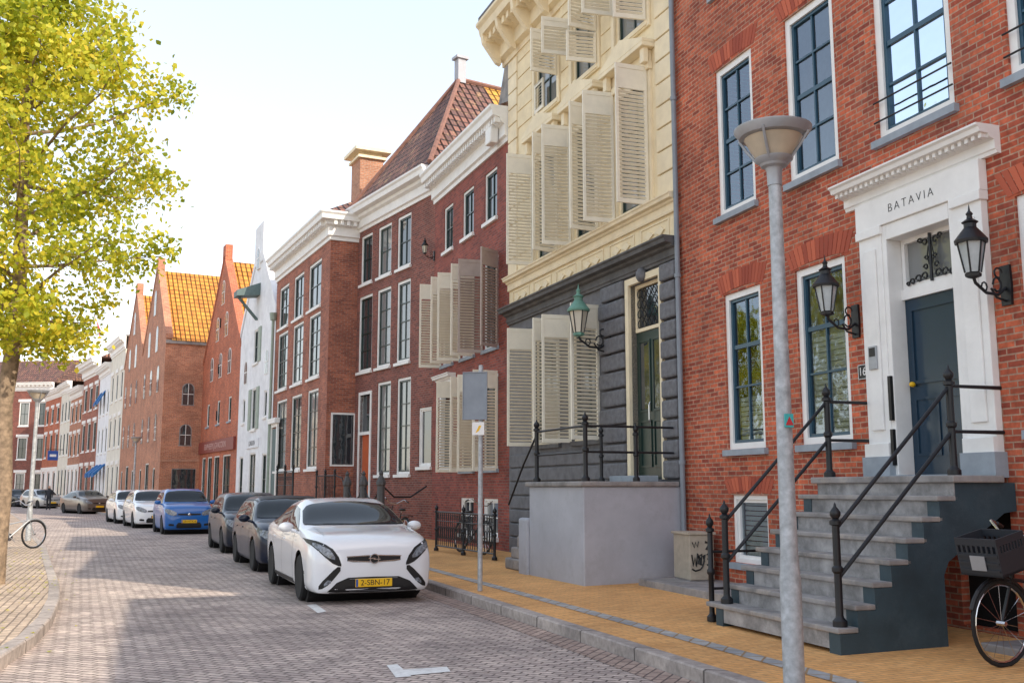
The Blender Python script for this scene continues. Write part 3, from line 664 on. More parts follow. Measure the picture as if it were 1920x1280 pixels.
# ================================================================= HOUSE 2 (brown brick, hip roof)
F2=Frame((-5.22,33.3),(-2.25,28.5)); L2=F2.L
root=house('brown_brick_house',F2,'brown brick house with tall hipped pantile roof, white cornice and orange front door')
r1,r2=rows(F2,[[(678,452,697,527),(710,428,733,513),(746,402,770,494)],[(674,562,696,695),(708,545,731,684),(745,527,768,674)]])
r3=rows(F2,[[(708,718,730,890),(745,710,768,888)]])[0]
d0,_=F2.at(675,800); d1,_=F2.at(694,800)
sm0,_=F2.at(785,800); sm1,_=F2.at(811,800)
DD=(d0,d1,1.15,4.6); SM=(sm0,sm1-.08,2.2,3.9)
ops=r1+r2+r3+[DD,SM]
H2=10.15
mb=facade(L2,0,H2,ops); shell(mb,L2,0,H2,9); mb.build('wall','brick2',root)
for o in r1: window(root,*o,nx=2,bars=(.5,),sash='dark',sill='white',cw=.08)
for o in r2+r3: window(root,*o,nx=2,bars=(.25,.5,.75),sash='dark',sill='white',cw=.08)
window(root,*SM,nx=1,bars=(),sash='white',sill='white',glass='glassF')
MB().ring(d0-.1,d1+.1,1.1,4.7,.1,-.03,.1).box(d0,d1,-.02,.1,3.3,3.4).build('door_surround','white',root)
MB().box(d0,d1,.1,.14,1.15,3.3).build('door','reddoor',root); MB().quad((d0,.1,3.4),(d1,.1,3.4),(d1,.1,4.6),(d0,.1,4.6)).build('transom_window','glassF',root)
cornice(root,0,L2,H2,10.95,.5,dent=0,ends=.05)
m=MB(); z0,z1=10.96,15.5; rx=L2/2-.75
A,B_,C_,D2=(-.2,-.3,z0),(L2+.2,-.3,z0),(L2+.2,9,z0),(-.2,9,z0); r0,r1_=(rx,2.7,z1),(rx,9,z1); ms_=(rx,3.7,z1); mc_=(L2+.2,3.7,z0)
m.poly([A,B_,r0]); m.quad(B_,mc_,ms_,r0); m.quad(D2,A,r0,r1_); rf=m.build('roof','tileB',root)
MB().quad(mc_,C_,r1_,ms_).build('roof_rear_slope','tileY',rf)
for p_,q_ in ((B_,r0),(A,r0),(r0,r1_)): MB().tube([(p_[0],p_[1],p_[2]+.05),(q_[0],q_[1],q_[2]+.05)],.08,6).build('ridge_tile','hip',rf)
MB().box(rx-.14,rx+.14,2.6,2.9,z1-.1,z1+.75).box(rx-.2,rx+.2,2.52,2.98,z1+.76,z1+.85).build('chimney','stoop',rf)
# ================================================================= HOUSE 1
F1=Frame((-9.57,40.1),(-6.09,32.9)); L1=F1.L
root=house('corner_brick_house',F1,'red brick house with white dentil cornice, bare side wall and square chimney')
r1,r2,r3=rows(F1,[[(525,545,540,608),(552,522,568,592),(580,497,601,570)],[(522,630,537,725),(550,612,566,716),(580,592,598,706)],[(519,752,534,880),(547,742,562,880),(577,735,593,880)]])
ops=r1+r2+r3+[(r3[1][0],r3[1][1],.5,1.25),(r3[2][0],r3[2][1],.5,1.25)]
H1=9.85; T1=10.75
mb=facade(L1,0,H1,ops); shell(mb,L1,0,H1,9); mb.build('wall','brick1',root)
for o in r1: window(root,*o,nx=2,bars=(.5,),sash='dark',sill='white',cw=.08)
for o in r2+r3: window(root,*o,nx=2,bars=(.25,.5,.75),sash='dark',sill='white',cw=.08)
for o in ops[-2:]: window(root,*o,nx=2,bars=(),sash='white',sill='white')
MB().ring(.1,1.2,.4,4.1,.14,-.08,-.002).box(.0,1.3,-.2,-.002,4.1,4.3).build('door_surround','white',root); MB().box(.24,1.06,-.04,-.002,.4,3.9).build('door','hoist',root)
w=MB().box(L1+.0,L1+.03,.15,.97,2.3,4.05).build('side_window','white',root); MB().box(L1+.031,L1+.04,.21,.91,2.36,3.99).build('pane','glassF',w)
cornice(root,0,L1,H1,T1,.5,dent=.22,name='cornice')
pr=cornice_prof(H1,T1,.5); n_=len(pr); m=MB(); vs=[]
for (yy,zz) in pr: vs.append((L1,yy,zz))
for (yy,zz) in pr: vs.append((L1-yy,yy,zz))
for (yy,zz) in pr: vs.append((L1-yy,9,zz))
fs=[(i,(i+1)%n_,n_+(i+1)%n_,n_+i) for i in range(n_)]+[(n_+i,n_+(i+1)%n_,2*n_+(i+1)%n_,2*n_+i) for i in range(n_)]
m._a(vs,fs); cr=m.build('cornice_return','white',root)
m=MB()
for i in range(30): m.box(L1+.12,L1+.36,.0+i*.22,.11+i*.22,H1+.47,H1+.62)
m.build('dentils','white',cr)
z0,z1=T1+.01,12.9; m=MB(); A,B_,C_,D2=(0,-.3,z0),(L1+.3,-.3,z0),(L1+.3,9,z0),(0,9,z0); r0,r1_=(3.0,3,z1),(L1-3.4,3,z1)
m.quad(A,B_,r1_,r0); m.poly([B_,C_,(L1-3.4,6,z1),r1_]); m.poly([D2,A,r0,(3.0,6,z1)]); m.quad(r0,r1_,(L1-3.4,6,z1),(3.0,6,z1)); rf=m.build('roof','tileB',root)
cx,cy=F1.L-3.5,2.3
c=MB().box(cx-.55,cx+.55,cy-.45,cy+.45,z1-1.6,z1+1.0).build('chimney','brickY',rf)
MB().box(cx-.65,cx+.65,cy-.55,cy+.55,z1+1.002,z1+1.1).box(cx-.8,cx+.8,cy-.7,cy+.7,z1+1.25,z1+1.38).box(cx-.5,cx+.5,cy-.4,cy+.4,z1+1.101,z1+1.249).build('chimney_cap','creamtrim',c)
# ================================================================= gabled houses
def gabled(name,F,label,wallm,eave,apex,roofm,D=11,ops=(),cop='stone',coping=.25,thick=.3,group=None,x0=0,L=None):
    root=house(name,F,label,'house',group); L=L or F.L
    mb=facade(L,0,eave,list(ops)); shell(mb,L,0,eave,D)
    mb.prism([(0,eave),(L,eave),(L/2,apex)],'y',0,thick) ; mb.build('wall',wallm,root)
    for s in (-1,1):
        m=MB(); e=Vector((L/2+s*L/2,0,eave)); a=Vector((L/2,0,apex))
        m._a([(e.x+s*.05,-.04,e.z),(a.x,-.04,a.z),(a.x,thick+.05,a.z),(e.x+s*.05,thick+.05,e.z),(e.x+s*.05,-.04,e.z+coping),(a.x,-.04,a.z+coping),(a.x,thick+.05,a.z+coping),(e.x+s*.05,thick+.05,e.z+coping)],
          [(0,1,2,3),(4,7,6,5),(0,4,5,1),(3,2,6,7),(0,3,7,4),(1,5,6,2)])
        m.build('gable_coping',cop,root)
    m=MB(); q=.12; m.quad((-.15,thick,eave-q),(-.15,D,eave-q),(L/2,D,apex-q),(L/2,thick,apex-q)); m.quad((L+.15,thick,eave-q),(L/2,thick,apex-q),(L/2,D,apex-q),(L+.15,D,eave-q))
    m.build('roof',roofm,root); MB().poly([(0,D-.01,eave),(L,D-.01,eave),(L/2,D-.01,apex-q)]).build('back_gable',wallm,root)
    return root
def archwin(root,cx,z0,w,h,y=-.012,mat='glassF',frame='white',name='arched_window'):
    n=8; pts=[(cx-w/2,z0),(cx+w/2,z0)]+[(cx+w/2*math.cos(t),z0+h-w/2+w/2*math.sin(t)) for t in [math.pi*i/n for i in range(n+1)]]
    o=MB().prism([((p[0]-cx)*1.22+cx,(p[1]-z0)*1.06+z0-.03) for p in pts],'y',y-.004,-.001).build(name,frame,root)
    MB().prism(pts,'y',y-.012,y-.0045).build('pane',mat,o)
    MB().box(cx-.02,cx+.02,y-.02,y-.0125,z0,z0+h*.98).box(cx-w/2,cx+w/2,y-.02,y-.0125,z0+h*.5-.02,z0+h*.5+.02).build('glazing_bar','white',o)
    return o
FW=Frame((-12.8,46.9),(-9.57,40.1)); L=FW.L
g=[(.7,1.6,.3,3.0),(3.0,4.4,.3,3.1),(5.7,6.6,.9,3.0),(3.1,4.2,4.1,5.9),(3.1,4.2,7.0,8.5),(1.0,1.6,4.5,5.6),(5.7,6.3,4.5,5.6)]
root=gabled('white_gabled_house',FW,'white painted gabled warehouse with green shutters, hoist canopy and steep gable','whitewall',8.6,12.3,'tileO',ops=g,cop='whitewall',thick=.6,coping=.35)
for o in g: window(root,*o,nx=2,bars=(.5,),sash='dark',sill='white')
MB().box(L/2-.9,L/2+.9,-.06,.72,11.4,13.2).build('gable_top','whitewall',root,bevel=.03)
for (a,b,z0,z1) in ((2.55,3.05,4.1,5.9),(4.25,4.75,4.1,5.9),(4.25,4.75,7.0,8.5)): MB().box(a,b,-.05,-.003,z0,z1).build('shutter','sage',root)
for x in (1.5,6.0): archwin(root,x,6.3,.55,1.0)
archwin(root,L/2,11.2,.5,.9,y=-.08)
h=MB(); h.prism([(-1.0,9.85),(0,9.95),(0,10.5),(-1.0,10.1)],'x',L/2-.4,L/2+.4); ho=h.build('hoist_canopy','hoist',root); MB().tube([(L/2,0,8.9),(L/2,-.85,9.85)],.05,6).tube([(L/2-.35,0,8.95),(L/2-.35,-.8,9.87)],.04,6).build('hoist_brace','hoist',ho)
sg=MB().box(2.4,5.0,-.05,-.003,3.3,3.7).build('sign_board','whitewall',root); text('LONDON',.3,'greycorn',sg,(3.7,-.052,3.5),(R(90),0,0))
MB().tube([(L+.05,-.12,.2),(L+.05,-.12,8.4)],.06,8).lathe([(.12,8.3),(.16,8.6)],(L+.05,-.12,0),8).build('downpipe','sage',root)
FR=Frame((-17.1,55.2),(-12.8,46.9)); L=FR.L
g=[(.8,1.8,.3,3.2),(4.0,5.4,.3,3.2),(2.3,3.5,.3,3.2),(6.2,8.0,.3,3.2),(1.6,2.3,4.8,6.0),(4.3,5.0,4.8,6.0),(7.0,7.7,4.8,6.0)]
root=gabled('red_gabled_house',FR,'scarlet brick gabled warehouse with a dark red lettered shop fascia',
 'brickR',8.2,13.4,'tileO',ops=g,cop='brickR')
for o in g: window(root,*o,nx=2,bars=(.5,),sash='dark',sill='sill')
for x,z in ((2.5,7.2),(4.7,7.2),(6.9,7.2),(3.6,9.2),(5.8,9.2),(4.7,11.0)): archwin(root,x,z,.6,1.2)
for z in (5.0,7.4,9.8): MB().box(4.35,4.4,-.06,-.003,z,z+.5).build('wall_anchor','iron',root)
MB().box(L/2-.35,L/2+.35,-.04,.32,13.3,14.1).build('gable_top','brickR',root)
sg=MB().box(.3,L-.3,-.12,-.003,3.4,4.0).build('shop_fascia','fascia',root); text('EUPHEEM J.GVACORN',.42,'fletter',sg,(L/2,-.125,3.7),(R(90),0,0),sx=1.3)
F6=Frame((-26.9,69.2),(-18.9,54.2)); half=F6.L/2
mid=F6.o+F6.x*half
FWb=Frame((mid.x,mid.y),(-18.9,54.2)); FWa=Frame((-26.9,69.2),(mid.x,mid.y))
for nm,F,lab,near in (('warehouse',FWb,'gabled brick warehouse with sunlit side wall and orange pantile roof',True),('warehouse',FWa,'second brick gabled warehouse, just left of the one with the sunlit side wall',False)):
    L=F.L; g=[(.9,1.8,.5,2.7),(3.2,4.6,.4,3.0),(6.0,6.9,.5,2.7)]
    root=gabled(nm,F,lab,'brickW',9.7,14.4,'tileO',D=12,ops=g,cop='brickW',group='twin gabled warehouses')
    for o in g: window(root,*o,nx=2,bars=(.5,),sash='dark',sill='sill')
    for x,z in ((1.4,4.2),(3.9,4.2),(6.4,4.2),(1.4,6.9),(3.9,6.9),(6.4,6.9),(2.6,9.3),(5.4,9.3),(4.1,11.6)): archwin(root,x,z,.7,1.5,frame='brickY')
    MB().box(L/2-.35,L/2+.35,-.05,.35,14.2,15.0).build('gable_top','brickW',root)
    if near:
        for (yy,z,w,h,ar) in ((1.3,6.1,.55,1.15,1),(1.25,3.9,.55,1.1,1),(1.25,1.4,1.2,1.2,0)):
            o=MB().box(L-.0,L+.006,yy-w/2-.09,yy+w/2+.09,z-.05,z+.0).build('side_window','sill',root)
            n=8; pts=[(yy-w/2,z),(yy+w/2,z)]+([(yy+w/2*math.cos(t),z+h-w/2+w/2*math.sin(t)) for t in [math.pi*i/n for i in range(n+1)]] if ar else [(yy+w/2,z+h),(yy-w/2,z+h)])
            MB().prism([((p[0]-yy)*(1.2 if ar else 1.05)+yy,(p[1]-z)*1.06+z-.03) for p in pts],'x',L+.0,L+.015).build('frame','stone',o)
            MB().prism(pts,'x',L+.0155,L+.03).build('pane','glassF',o)
            if ar: MB().box(L+.0305,L+.045,yy-.015,yy+.015,z,z+h).box(L+.0305,L+.045,yy-w/2,yy+w/2,z+h*.5-.015,z+h*.5+.015).build('glazing_bar','white',o)
        MB().box(L-.0,L+.12,-.0,12,9.42,9.6).build('gutter','stone',root)
        MB().box(L-.0,L+.03,0,12,3.0,3.12).build('string_course','brickY',root)
def rowhouse(name,F,label,wallm,H,nw,floors,mat2='white',D=9,roof=None,sash='dark',ww=.95,corn=.5,group=None,ch=.9,base=None,sur=False):
    root=house(name,F,label,'house',group); L=F.L; ops=[]
    for i in range(nw):
        cx=L*(i+.5)/nw
        for (z0,z1) in floors: ops.append((cx-ww/2,cx+ww/2,z0,z1))
    mb=facade(L,0,H,ops); shell(mb,L,0,H,D); mb.build('wall',wallm,root)
    for o in ops:
        w=window(root,*o,nx=2,bars=(.5,),sash=sash,sill=mat2,cw=.12)
        if sur: MB().box(o[0]-.15,o[1]+.15,-.06,-.002,o[3]+.02,o[3]+.3).build('lintel',mat2,w)
    if base:
        xs=[0]+[v for o in sorted(set((o[0],o[1]) for o in ops)) for v in o]+[L]; m=MB()
        for i in range(0,len(xs),2): m.box(xs[i],xs[i+1],-.03,-.002,.1,floors[0][1]+.4)
        m.box(0,L,-.07,-.0305,floors[0][1]+.2,floors[0][1]+.45); m.build('ground_floor_render',base,root)
    cornice(root,0,L,H,H+ch,corn,mat2,dent=.5)
    m=MB()
    if roof: m.prism([(-.1,H+ch),(D,H+ch),(D/2,H+ch+roof)],'x',0,L); m.build('roof','tileB',root)
    else: m.box(0,L,0,D,H+ch+.001,H+ch+.1); m.build('roof','stone',root)
    return root
F7=Frame((-33.3,80.7),(-26.9,69.2))
M['palewall']=simple('pale_cream_wall',(.74,.70,.61),.75,var=.1,scale=1.5,dirt=(.62,.58,.5))
mid7=F7.w(F7.L*.48,0,0); F7a=Frame((-33.3,80.7),(mid7.x,mid7.y)); F7b=Frame((mid7.x,mid7.y),(-26.9,69.2))
r7=rowhouse('pale_house',F7b,'pale cream house right beside the left brick warehouse','palewall',11.2,3,((.6,3.2),(4.4,6.6),(7.8,9.8)),D=9,ww=.9,sur=True)
r7a=rowhouse('pale_house',F7a,'pale grey-white house with blue awnings, left of the pale cream house','whitewall',10.2,3,((.6,3.0),(4.2,6.2),(7.2,9.0)),D=9,ww=.9,ch=.8)
for i in (0,1,2):
    cx=F7a.L*(i+.5)/3; MB().prism([(-.8,2.7),(0,3.4),(0,3.3),(-.8,2.4)],'x',cx-.6,cx+.6).build('awning','awning',r7a)
for i in (0,1):
    cx=F7a.L*(i+.5)/3; MB().prism([(-.5,8.2),(0,9.1),(0,9.0),(-.5,8.0)],'x',cx-.55,cx+.55).build('awning','awning',r7a)
c=MB().box(4,5.5,3,4,11,15.6).build('chimney','brickW',r7); MB().box(3.8,5.7,2.8,4.2,15.601,15.9).build('chimney_cap','stone',c)
F8=Frame((-44.3,98.4),(-33.3,80.7)); ma=F8.w(F8.L*.62,0,0); mb_=F8.w(F8.L*.30,0,0)
rowhouse('brick_row_house',Frame((ma.x,ma.y),(-33.3,80.7)),'far red brick house with a broad white cornice, left of the pale houses','brick1',10.8,3,((.8,3.4),(4.6,7.0),(8.0,10.0)),roof=2.5,ww=1.4,ch=1.3,corn=.8,sur=True)
rowhouse('brick_row_house',Frame((mb_.x,mb_.y),(ma.x,ma.y)),'far narrow orange brick house with white ground floor behind the tree crown','brickW',9.6,3,((.8,3.2),(4.4,6.4),(7.4,9.0)),roof=3,ww=1.1,base='white',sur=True)
rowhouse('brick_row_house',Frame((-44.3,98.4),(mb_.x,mb_.y)),'far pale plastered house between two brick houses at the bend','palewall',10.6,3,((.8,3.4),(4.6,6.8),(7.8,9.8)),roof=2,ww=1.1)
F9=Frame((-48.9,105),(-44.3,98.4))
rowhouse('brick_row_house',F9,'far dark red brick house at the bend of the street','brickR',10.5,3,((.8,3.2),(4.6,7.0),(8.0,9.6)),roof=2,ww=1.2,sur=True,base='white')
F10=Frame((-74,112),(-49.5,108)); me_=F10.w(F10.L*.55,0,0)
rowhouse('end_house',Frame((me_.x,me_.y),(-49.5,108)),'greyish brown house closing the far end of the street','brick2',12.0,5,((.8,3.2),(4.6,7.0),(8.2,10.8)),roof=3,ww=1.2,sur=True)
rowhouse('end_house',Frame((-74,112),(me_.x,me_.y)),'pale house at the far street end seen left of the greyish brown one','palewall',11,5,((.8,3.2),(4.6,7.0),(8.0,10.0)),roof=3,ww=1.2)
F11=Frame((-100,104),(-74.3,112))
rowhouse('end_house',F11,'far brick house at the left end of the street behind the tree trunk','brickW',10.5,8,((.8,3.2),(4.6,7.0),(8.0,9.6)),roof=3)
sgn=empty('hanging_sign',(-38.0,85.4,4.3),F8.rz,'small blue projecting shop sign by the far red houses','sign')
MB().box(-.05,.05,-1.2,-.4,-.4,.4).build('sign_panel','signblue',sgn); MB().tube([(0,0,.5),(0,-1.3,.5)],.03,6).build('bracket','iron',sgn)
MB().box(.051,.06,-1.05,-.55,-.1,.1).build('sign_mark','white',sgn)
fl=empty('flag',(-30.6,76,11.5),F7.rz,'small red flag on a pole high above the pale house','flag'); MB().tube([(0,0,0),(0,-1.4,3.2)],.05,6).build('flag_pole','white',fl)
MB()._a([(0,-.9,2.0),(0,-1.4,3.1),(.9,-1.3,2.4),(.8,-1.0,1.2)],[(0,1,2,3)]).build('flag_cloth','redcloth',fl)
# ================================================================= STREET FURNITURE
def street_lamp(x,y,z,label,sticker=False,h=3.93,rz=0):
    r=empty('street_lamp',(x,y,z),rz,label,'street lamp','street lamps along the street')
    MB().lathe([(.078,0),(.078,.8),(.072,.86),(.064,1.0),(.048,h)],(0,0,0),20).build('pole','galv',r,smooth=True)
    MB().lathe([(.056,h-.12),(.060,h),(.07,h+.02),(.1,h+.035),(.11,h+.055)],(0,0,0),20).build('lamp_neck','steel',r,smooth=True)
    MB().lathe([(.1,h+.056),(.13,h+.1),(.18,h+.17),(.22,h+.255),(.225,h+.262)],(0,0,0),24).build('lamp_bowl','bowl',r,smooth=True)
    MB().lathe([(.11,h+.054),(.145,h+.085),(.15,h+.1),(.135,h+.1)],(0,0,0),24).build('lamp_collar','steel',r,smooth=True)
    for q in range(4):
        a=math.pi*(q/2+.25); MB().tube([(.13*math.cos(a),.13*math.sin(a),h+.08),(.215*math.cos(a),.215*math.sin(a),h+.19),(.275*math.cos(a),.275*math.sin(a),h+.29)],.012,5).build('lamp_strut','steel',r)
    MB().lathe([(.225,h+.264),(.262,h+.272),(.30,h+.325),(.302,h+.34),(.27,h+.348),(.12,h+.358),(.002,h+.36)],(0,0,0),28).build('lamp_cover','steel',r,smooth=True)
    if sticker:
        s=MB().box(-.035,.035,-.078,-.064,1.92,2.02).build('sticker','teal',r); MB().prism([(-.033,1.935),(.033,1.935),(0,2.0)],'y',-.081,-.079).build('sticker_mark','redcloth',s)
    return r
street_lamp(2.06,7.6,.13,'galvanised street lamp in the right foreground, whole pole nearest the camera',True,rz=R(15))
street_lamp(-13.75,29,.12,'pale street lamp on the left pavement beside the tree trunk and parked bicycle')
street_lamp(-20.95,56.1,.13,'small distant street lamp in front of the brick warehouses')
p=ground(900,1107,.13)
sp=empty('road_sign',(p.x,p.y,.13),R(-8),'back of a grey rectangular road sign on a thin metal post by the kerb','road sign')
MB().lathe([(.036,0),(.034,3.28)],(0,0,0),14).build('post','galv',sp,smooth=True)
MB().box(-.26,.1,-.055,-.042,2.47,3.17).ring(-.265,.105,2.465,3.175,.016,-.065,-.035).build('sign_panel','slate',sp,bevel=.004)
MB().box(-.12,.06,-.05,-.037,2.24,2.43).build('small_plate','white',sp); MB().prism([(-.07,2.27),(-.02,2.3),(.02,2.38),(-.02,2.38)],'y',-.052,-.051).build('plate_mark','yplate',sp)
def fence(a,b,z,h,label,name='iron_fence'):
    a=Vector((a[0],a[1],0)); b=Vector((b[0],b[1],0)); L=(b-a).length; d=(b-a)/L
    r=empty(name,(a.x,a.y,z),math.atan2(d.y,d.x),label,'fence')
    for hh,q in ((h*.93,.018),(.12,.018),(h*.72,.012)): MB().tube([(0,0,hh),(L,0,hh)],q,6).build('rail','iron',r)
    n=int(L/.13)
    for i in range(n+1):
        x=L*i/n; m=MB(); m.tube([(x,0,.12),(x,0,h*.93)],.01,5)
        if i<n: m.tube([(x+.065+.05*math.cos(t),0,h*.825+.05*math.sin(t)) for t in [q*.785 for q in range(8)]],.007,4,closed=True); m.tube([(x+.065+.04*math.cos(t),0,h*.45+.14*math.sin(t)) for t in [q*.785 for q in range(8)]],.007,4,closed=True)
        m.build('baluster','iron',r)
    for x in (0,L/2,L):
        m=MB(); post(m,x,0,0,h+.05,.03); m.build('post','iron',r,smooth=True)
    return r
fence((-1.75,23.6),(-.35,20.5),.17,.95,'ornate black iron fence before the basement of the shuttered house')
fence((-7.8,33.6),(-6.9,31.9),.17,2.1,'tall black iron railing before the corner house with the side window')
sb=empty('stoop',F2.o,F2.rz,'small dark stone stoop with black railings before the brown brick house','stoop')
MB().box(-.1,1.6,-1.3,-.08,.1,1.15).build('block','stone',sb,bevel=.02)
for i in range(3): MB().box(1.6,1.9+.3*(2-i)+.0,-1.3,-.1,.15+.33*i,.15+.33*(i+1)).build('step','stone',sb,bevel=.02)
railposts(sb,[(-.05,-1.25,1.15,1.0,.03),(1.5,-1.25,1.15,1.0,.03),(.7,-1.25,1.15,1.0,.03)])
for a in range(13): MB().tube([(-.0+a*.12,-1.25,1.15),(-.0+a*.12,-1.25,1.98)],.01,5).build('baluster','iron',sb)
MB().tube([(-.05,-1.25,1.98),(1.5,-1.25,1.98)],.02,6).tube([(1.5,-1.25,2.0),(2.1,-1.25,1.9),(2.5,-1.25,1.3),(2.8,-1.25,1.1)],.02,6).build('handrail','iron',sb,smooth=True)
for i,(x,lab) in enumerate(((3.1,'left one of three dark stone posts with chains before the brown house'),(4.3,'middle one of three dark stone posts with chains before the brown house'),(5.5,'right one of three dark stone posts with chains before the brown house'))):
    r=empty('stone_post',F2.w(x,-1.5,.15),F2.rz,lab,'post','stone posts before the brown house')
    MB().lathe([(.16,0),(.16,.25),(.12,.3),(.11,1.5),(.14,1.54),(.14,1.62),(.05,1.8),(.07,1.85),(.001,1.95)],(0,0,0),8).build('post','greycorn',r)
    m=MB(); m.tube([(0,0,1.55),(.3,0,1.2),(.6,0,1.1),(.9,0,1.2),(1.2,0,1.55)] if i<2 else [(0,0,1.55),(0,.4,1.2),(0,.9,1.2),(0,1.4,1.5)],.025,5); m.build('chain','iron',r)
# ================================================================= BICYCLES
def bicycle(loc,rz,label,lean=0,frame='iron',basket=None,group='parked bicycles'):
    r=empty('bicycle',loc,rz,label,'bicycle',group); r.rotation_euler=(lean,0,rz)
    for cx in (-.55,.55):
        m=MB(); m.tube([(cx+.335*math.cos(t),0,.35+.335*math.sin(t)) for t in [math.pi*2*k/28 for k in range(28)]],.018,6,closed=True); w=m.build('wheel','rubber',r,smooth=True)
        m=MB(); m.tube([(cx+.31*math.cos(t),0,.35+.31*math.sin(t)) for t in [math.pi*2*k/28 for k in range(28)]],.01,5,closed=True)
        for k in range(14):
            t=math.pi*2*k/14; m.tube([(cx,.0,.35),(cx+.31*math.cos(t+.2),0,.35+.31*math.sin(t+.2))],.0022,3)
        m.tube([(cx,-.04,.35),(cx,.04,.35)],.02,6); m.build('rim','chrome',w)
        m=MB(); m.tube([(cx+.37*math.cos(t),0,.35+.37*math.sin(t)) for t in [(R(20)+R(130)*k/10) for k in range(11)]],.016,5); m.build('mudguard',frame,r)
    m=MB(); bb=(-.12,0,.3); st=(-.26,0,.82); hd=(.36,0,.86); hl=(.40,0,.7)
    for a,b,rr in ((bb,st,.016),((-.2,0,.6),hl,.016),(bb,hl,.019),(bb,(-.55,0,.35),.011),((-.23,0,.7),(-.55,0,.35),.010),(hd,hl,.018),(hl,(.55,0,.35),.014),(hd,(.33,0,1.0),.013)): m.tube([a,b],rr,7)
    m.build('frame',frame,r,smooth=True)
    MB().ball((-.3,0,.9),.14,.08,.035).build('saddle','plastic',r,smooth=True); MB().tube([st,(-.29,0,.88)],.012,6).build('seat_post','chrome',r)
    MB().tube([(.10,-.30,1.12),(.27,-.26,1.17),(.34,-.1,1.05),(.34,.1,1.05),(.27,.26,1.17),(.10,.30,1.12)],.012,6).build('handlebar','chrome',r,smooth=True)
    for s in (1,-1): MB().tube([(.08,s*.305,1.115),(.17,s*.283,1.145)],.018,7).build('grip','plastic',r)
    MB().tube([(-.12,-.02,.3),(-.02,-.1,.18)],.01,5).tube([(-.12,.02,.3),(-.22,.1,.42)],.01,5).lathe([(.09,-.01),(.09,.01)],(-.12,0,.3),14,'y').build('crank','chrome',r)
    m=MB(); m.box(-.86,-.4,-.07,.07,.755,.77); m.tube([(-.6,.06,.76),(-.55,.04,.37)],.006,4); m.tube([(-.6,-.06,.76),(-.55,-.04,.37)],.006,4); m.build('luggage_rack',frame,r)
    if basket:
        TT=Matrix.Translation((.58,0,.77))@Matrix.Rotation(R(12),4,'Y')
        m=MB(); m.T=TT; x=0; z0,z1=0,.31
        m.box(x-.17,x+.17,-.20,.20,z0,z0+.02)
        for (a,b,c,d) in ((x-.17,x-.155,-.2,.2),(x+.155,x+.17,-.2,.2),(x-.155,x+.155,-.2,-.185),(x-.155,x+.155,.185,.2)):
            m.box(a,b,c,d,z0,z0+.19); m.box(a,b,c,d,z1-.06,z1)
            ny=8
            for k in range(ny+1):
                if b-a<.1: yy=c+(d-c-.02)*k/ny; m.box(a,b,yy,yy+.02,z0+.19,z1-.06)
                else: xx=a+(b-a-.02)*k/ny; m.box(xx,xx+.02,c,d,z0+.19,z1-.06)
        for zz in (.04,.10,.16): m.box(x+.1705,x+.178,-.19,.19,zz,zz+.02); m.box(-.16,.16,-.208,-.2005,zz,zz+.02)
        cr_=m.build('crate',basket,r)
        m=MB(); m.T=TT; m.box(.1785,.184,-.07,.07,.05,.17); m.build('crate_label','steel',cr_)
        MB().tube([(.36,0,.78),(.58,0,.76)],.012,6).build('carrier','iron',r)
    return r
bh=Vector((-.90,-.44,0)).normalized()
p=ground(1884,1253,.14)
bicycle((p.x-bh.x*.55,p.y-bh.y*.55,.15),math.atan2(bh.y,bh.x),'black bicycle with a dark plastic crate, cut off by the right edge',basket='crate')
p=ground(24,1030,.12)
bicycle((p.x,p.y,.12),R(62),'silver bicycle parked on the left pavement below the left street lamp',frame='steel')
bicycle((-3.0,25.6,.17),R(120),'black bicycle behind the white car, left of the iron fence',lean=R(8))
bicycle((-.9,22.6,.17),R(-60),'dark bicycle behind the ornate iron fence',lean=R(-6))
bicycle((-10.9,42.2,.17),R(-64),'dark bicycle leaning before the white gabled house',lean=R(6))
# ================================================================= CARS
def pchip(xs,ys,x):
    n=len(xs)
    if x<=xs[0]: return ys[0]
    if x>=xs[-1]: return ys[-1]
    h=[xs[i+1]-xs[i] for i in range(n-1)]; d=[(ys[i+1]-ys[i])/h[i] for i in range(n-1)]
    def m(i):
        if i==0: return d[0]
        if i==n-1: return d[-1]
        return 0 if d[i-1]*d[i]<=0 else 2*d[i-1]*d[i]/(d[i-1]+d[i])
    i=max(j for j in range(n-1) if xs[j]<=x); t=(x-xs[i])/h[i]
    return (2*t**3-3*t*t+1)*ys[i]+(t**3-2*t*t+t)*h[i]*m(i)+(-2*t**3+3*t*t)*ys[i+1]+(t**3-t*t)*h[i]*m(i+1)
def crom(P,n):
    out=[]
    for i in range(len(P)-1):
        p0=P[max(0,i-1)];p1=P[i];p2=P[i+1];p3=P[min(len(P)-1,i+2)]
        for k in range(n):
            t=k/n; out.append(tuple(.5*((2*p1[j])+(-p0[j]+p2[j])*t+(2*p0[j]-5*p1[j]+4*p2[j]-p3[j])*t*t+(-p0[j]+3*p1[j]-3*p2[j]+p3[j])*t**3) for j in (0,1)))
    out.append(P[-1]); return out
SLOPE=[(2.25,.22,.66,.58,.65,.71,.57,.735),(2.235,.18,.77,.64,.76,.80,.67,.825),(2.15,.16,.84,.73,.815,.87,.71,.90),(1.90,.16,.885,.82,.855,.935,.74,.97),(1.45,.16,.895,.89,.86,.985,.76,1.02),(1.20,.16,.895,.92,.86,1.01,.77,1.055),(.32,.16,.895,.93,.865,1.31,.67,1.39),(-.10,.16,.895,.94,.865,1.375,.64,1.45),(-.9,.16,.895,.96,.865,1.33,.62,1.41),(-1.6,.18,.89,.99,.86,1.15,.62,1.22),(-2.0,.2,.86,.98,.83,1.04,.62,1.09),(-2.15,.25,.80,.9,.77,.98,.58,1.03),(-2.25,.35,.7,.8,.68,.85,.5,.88)]
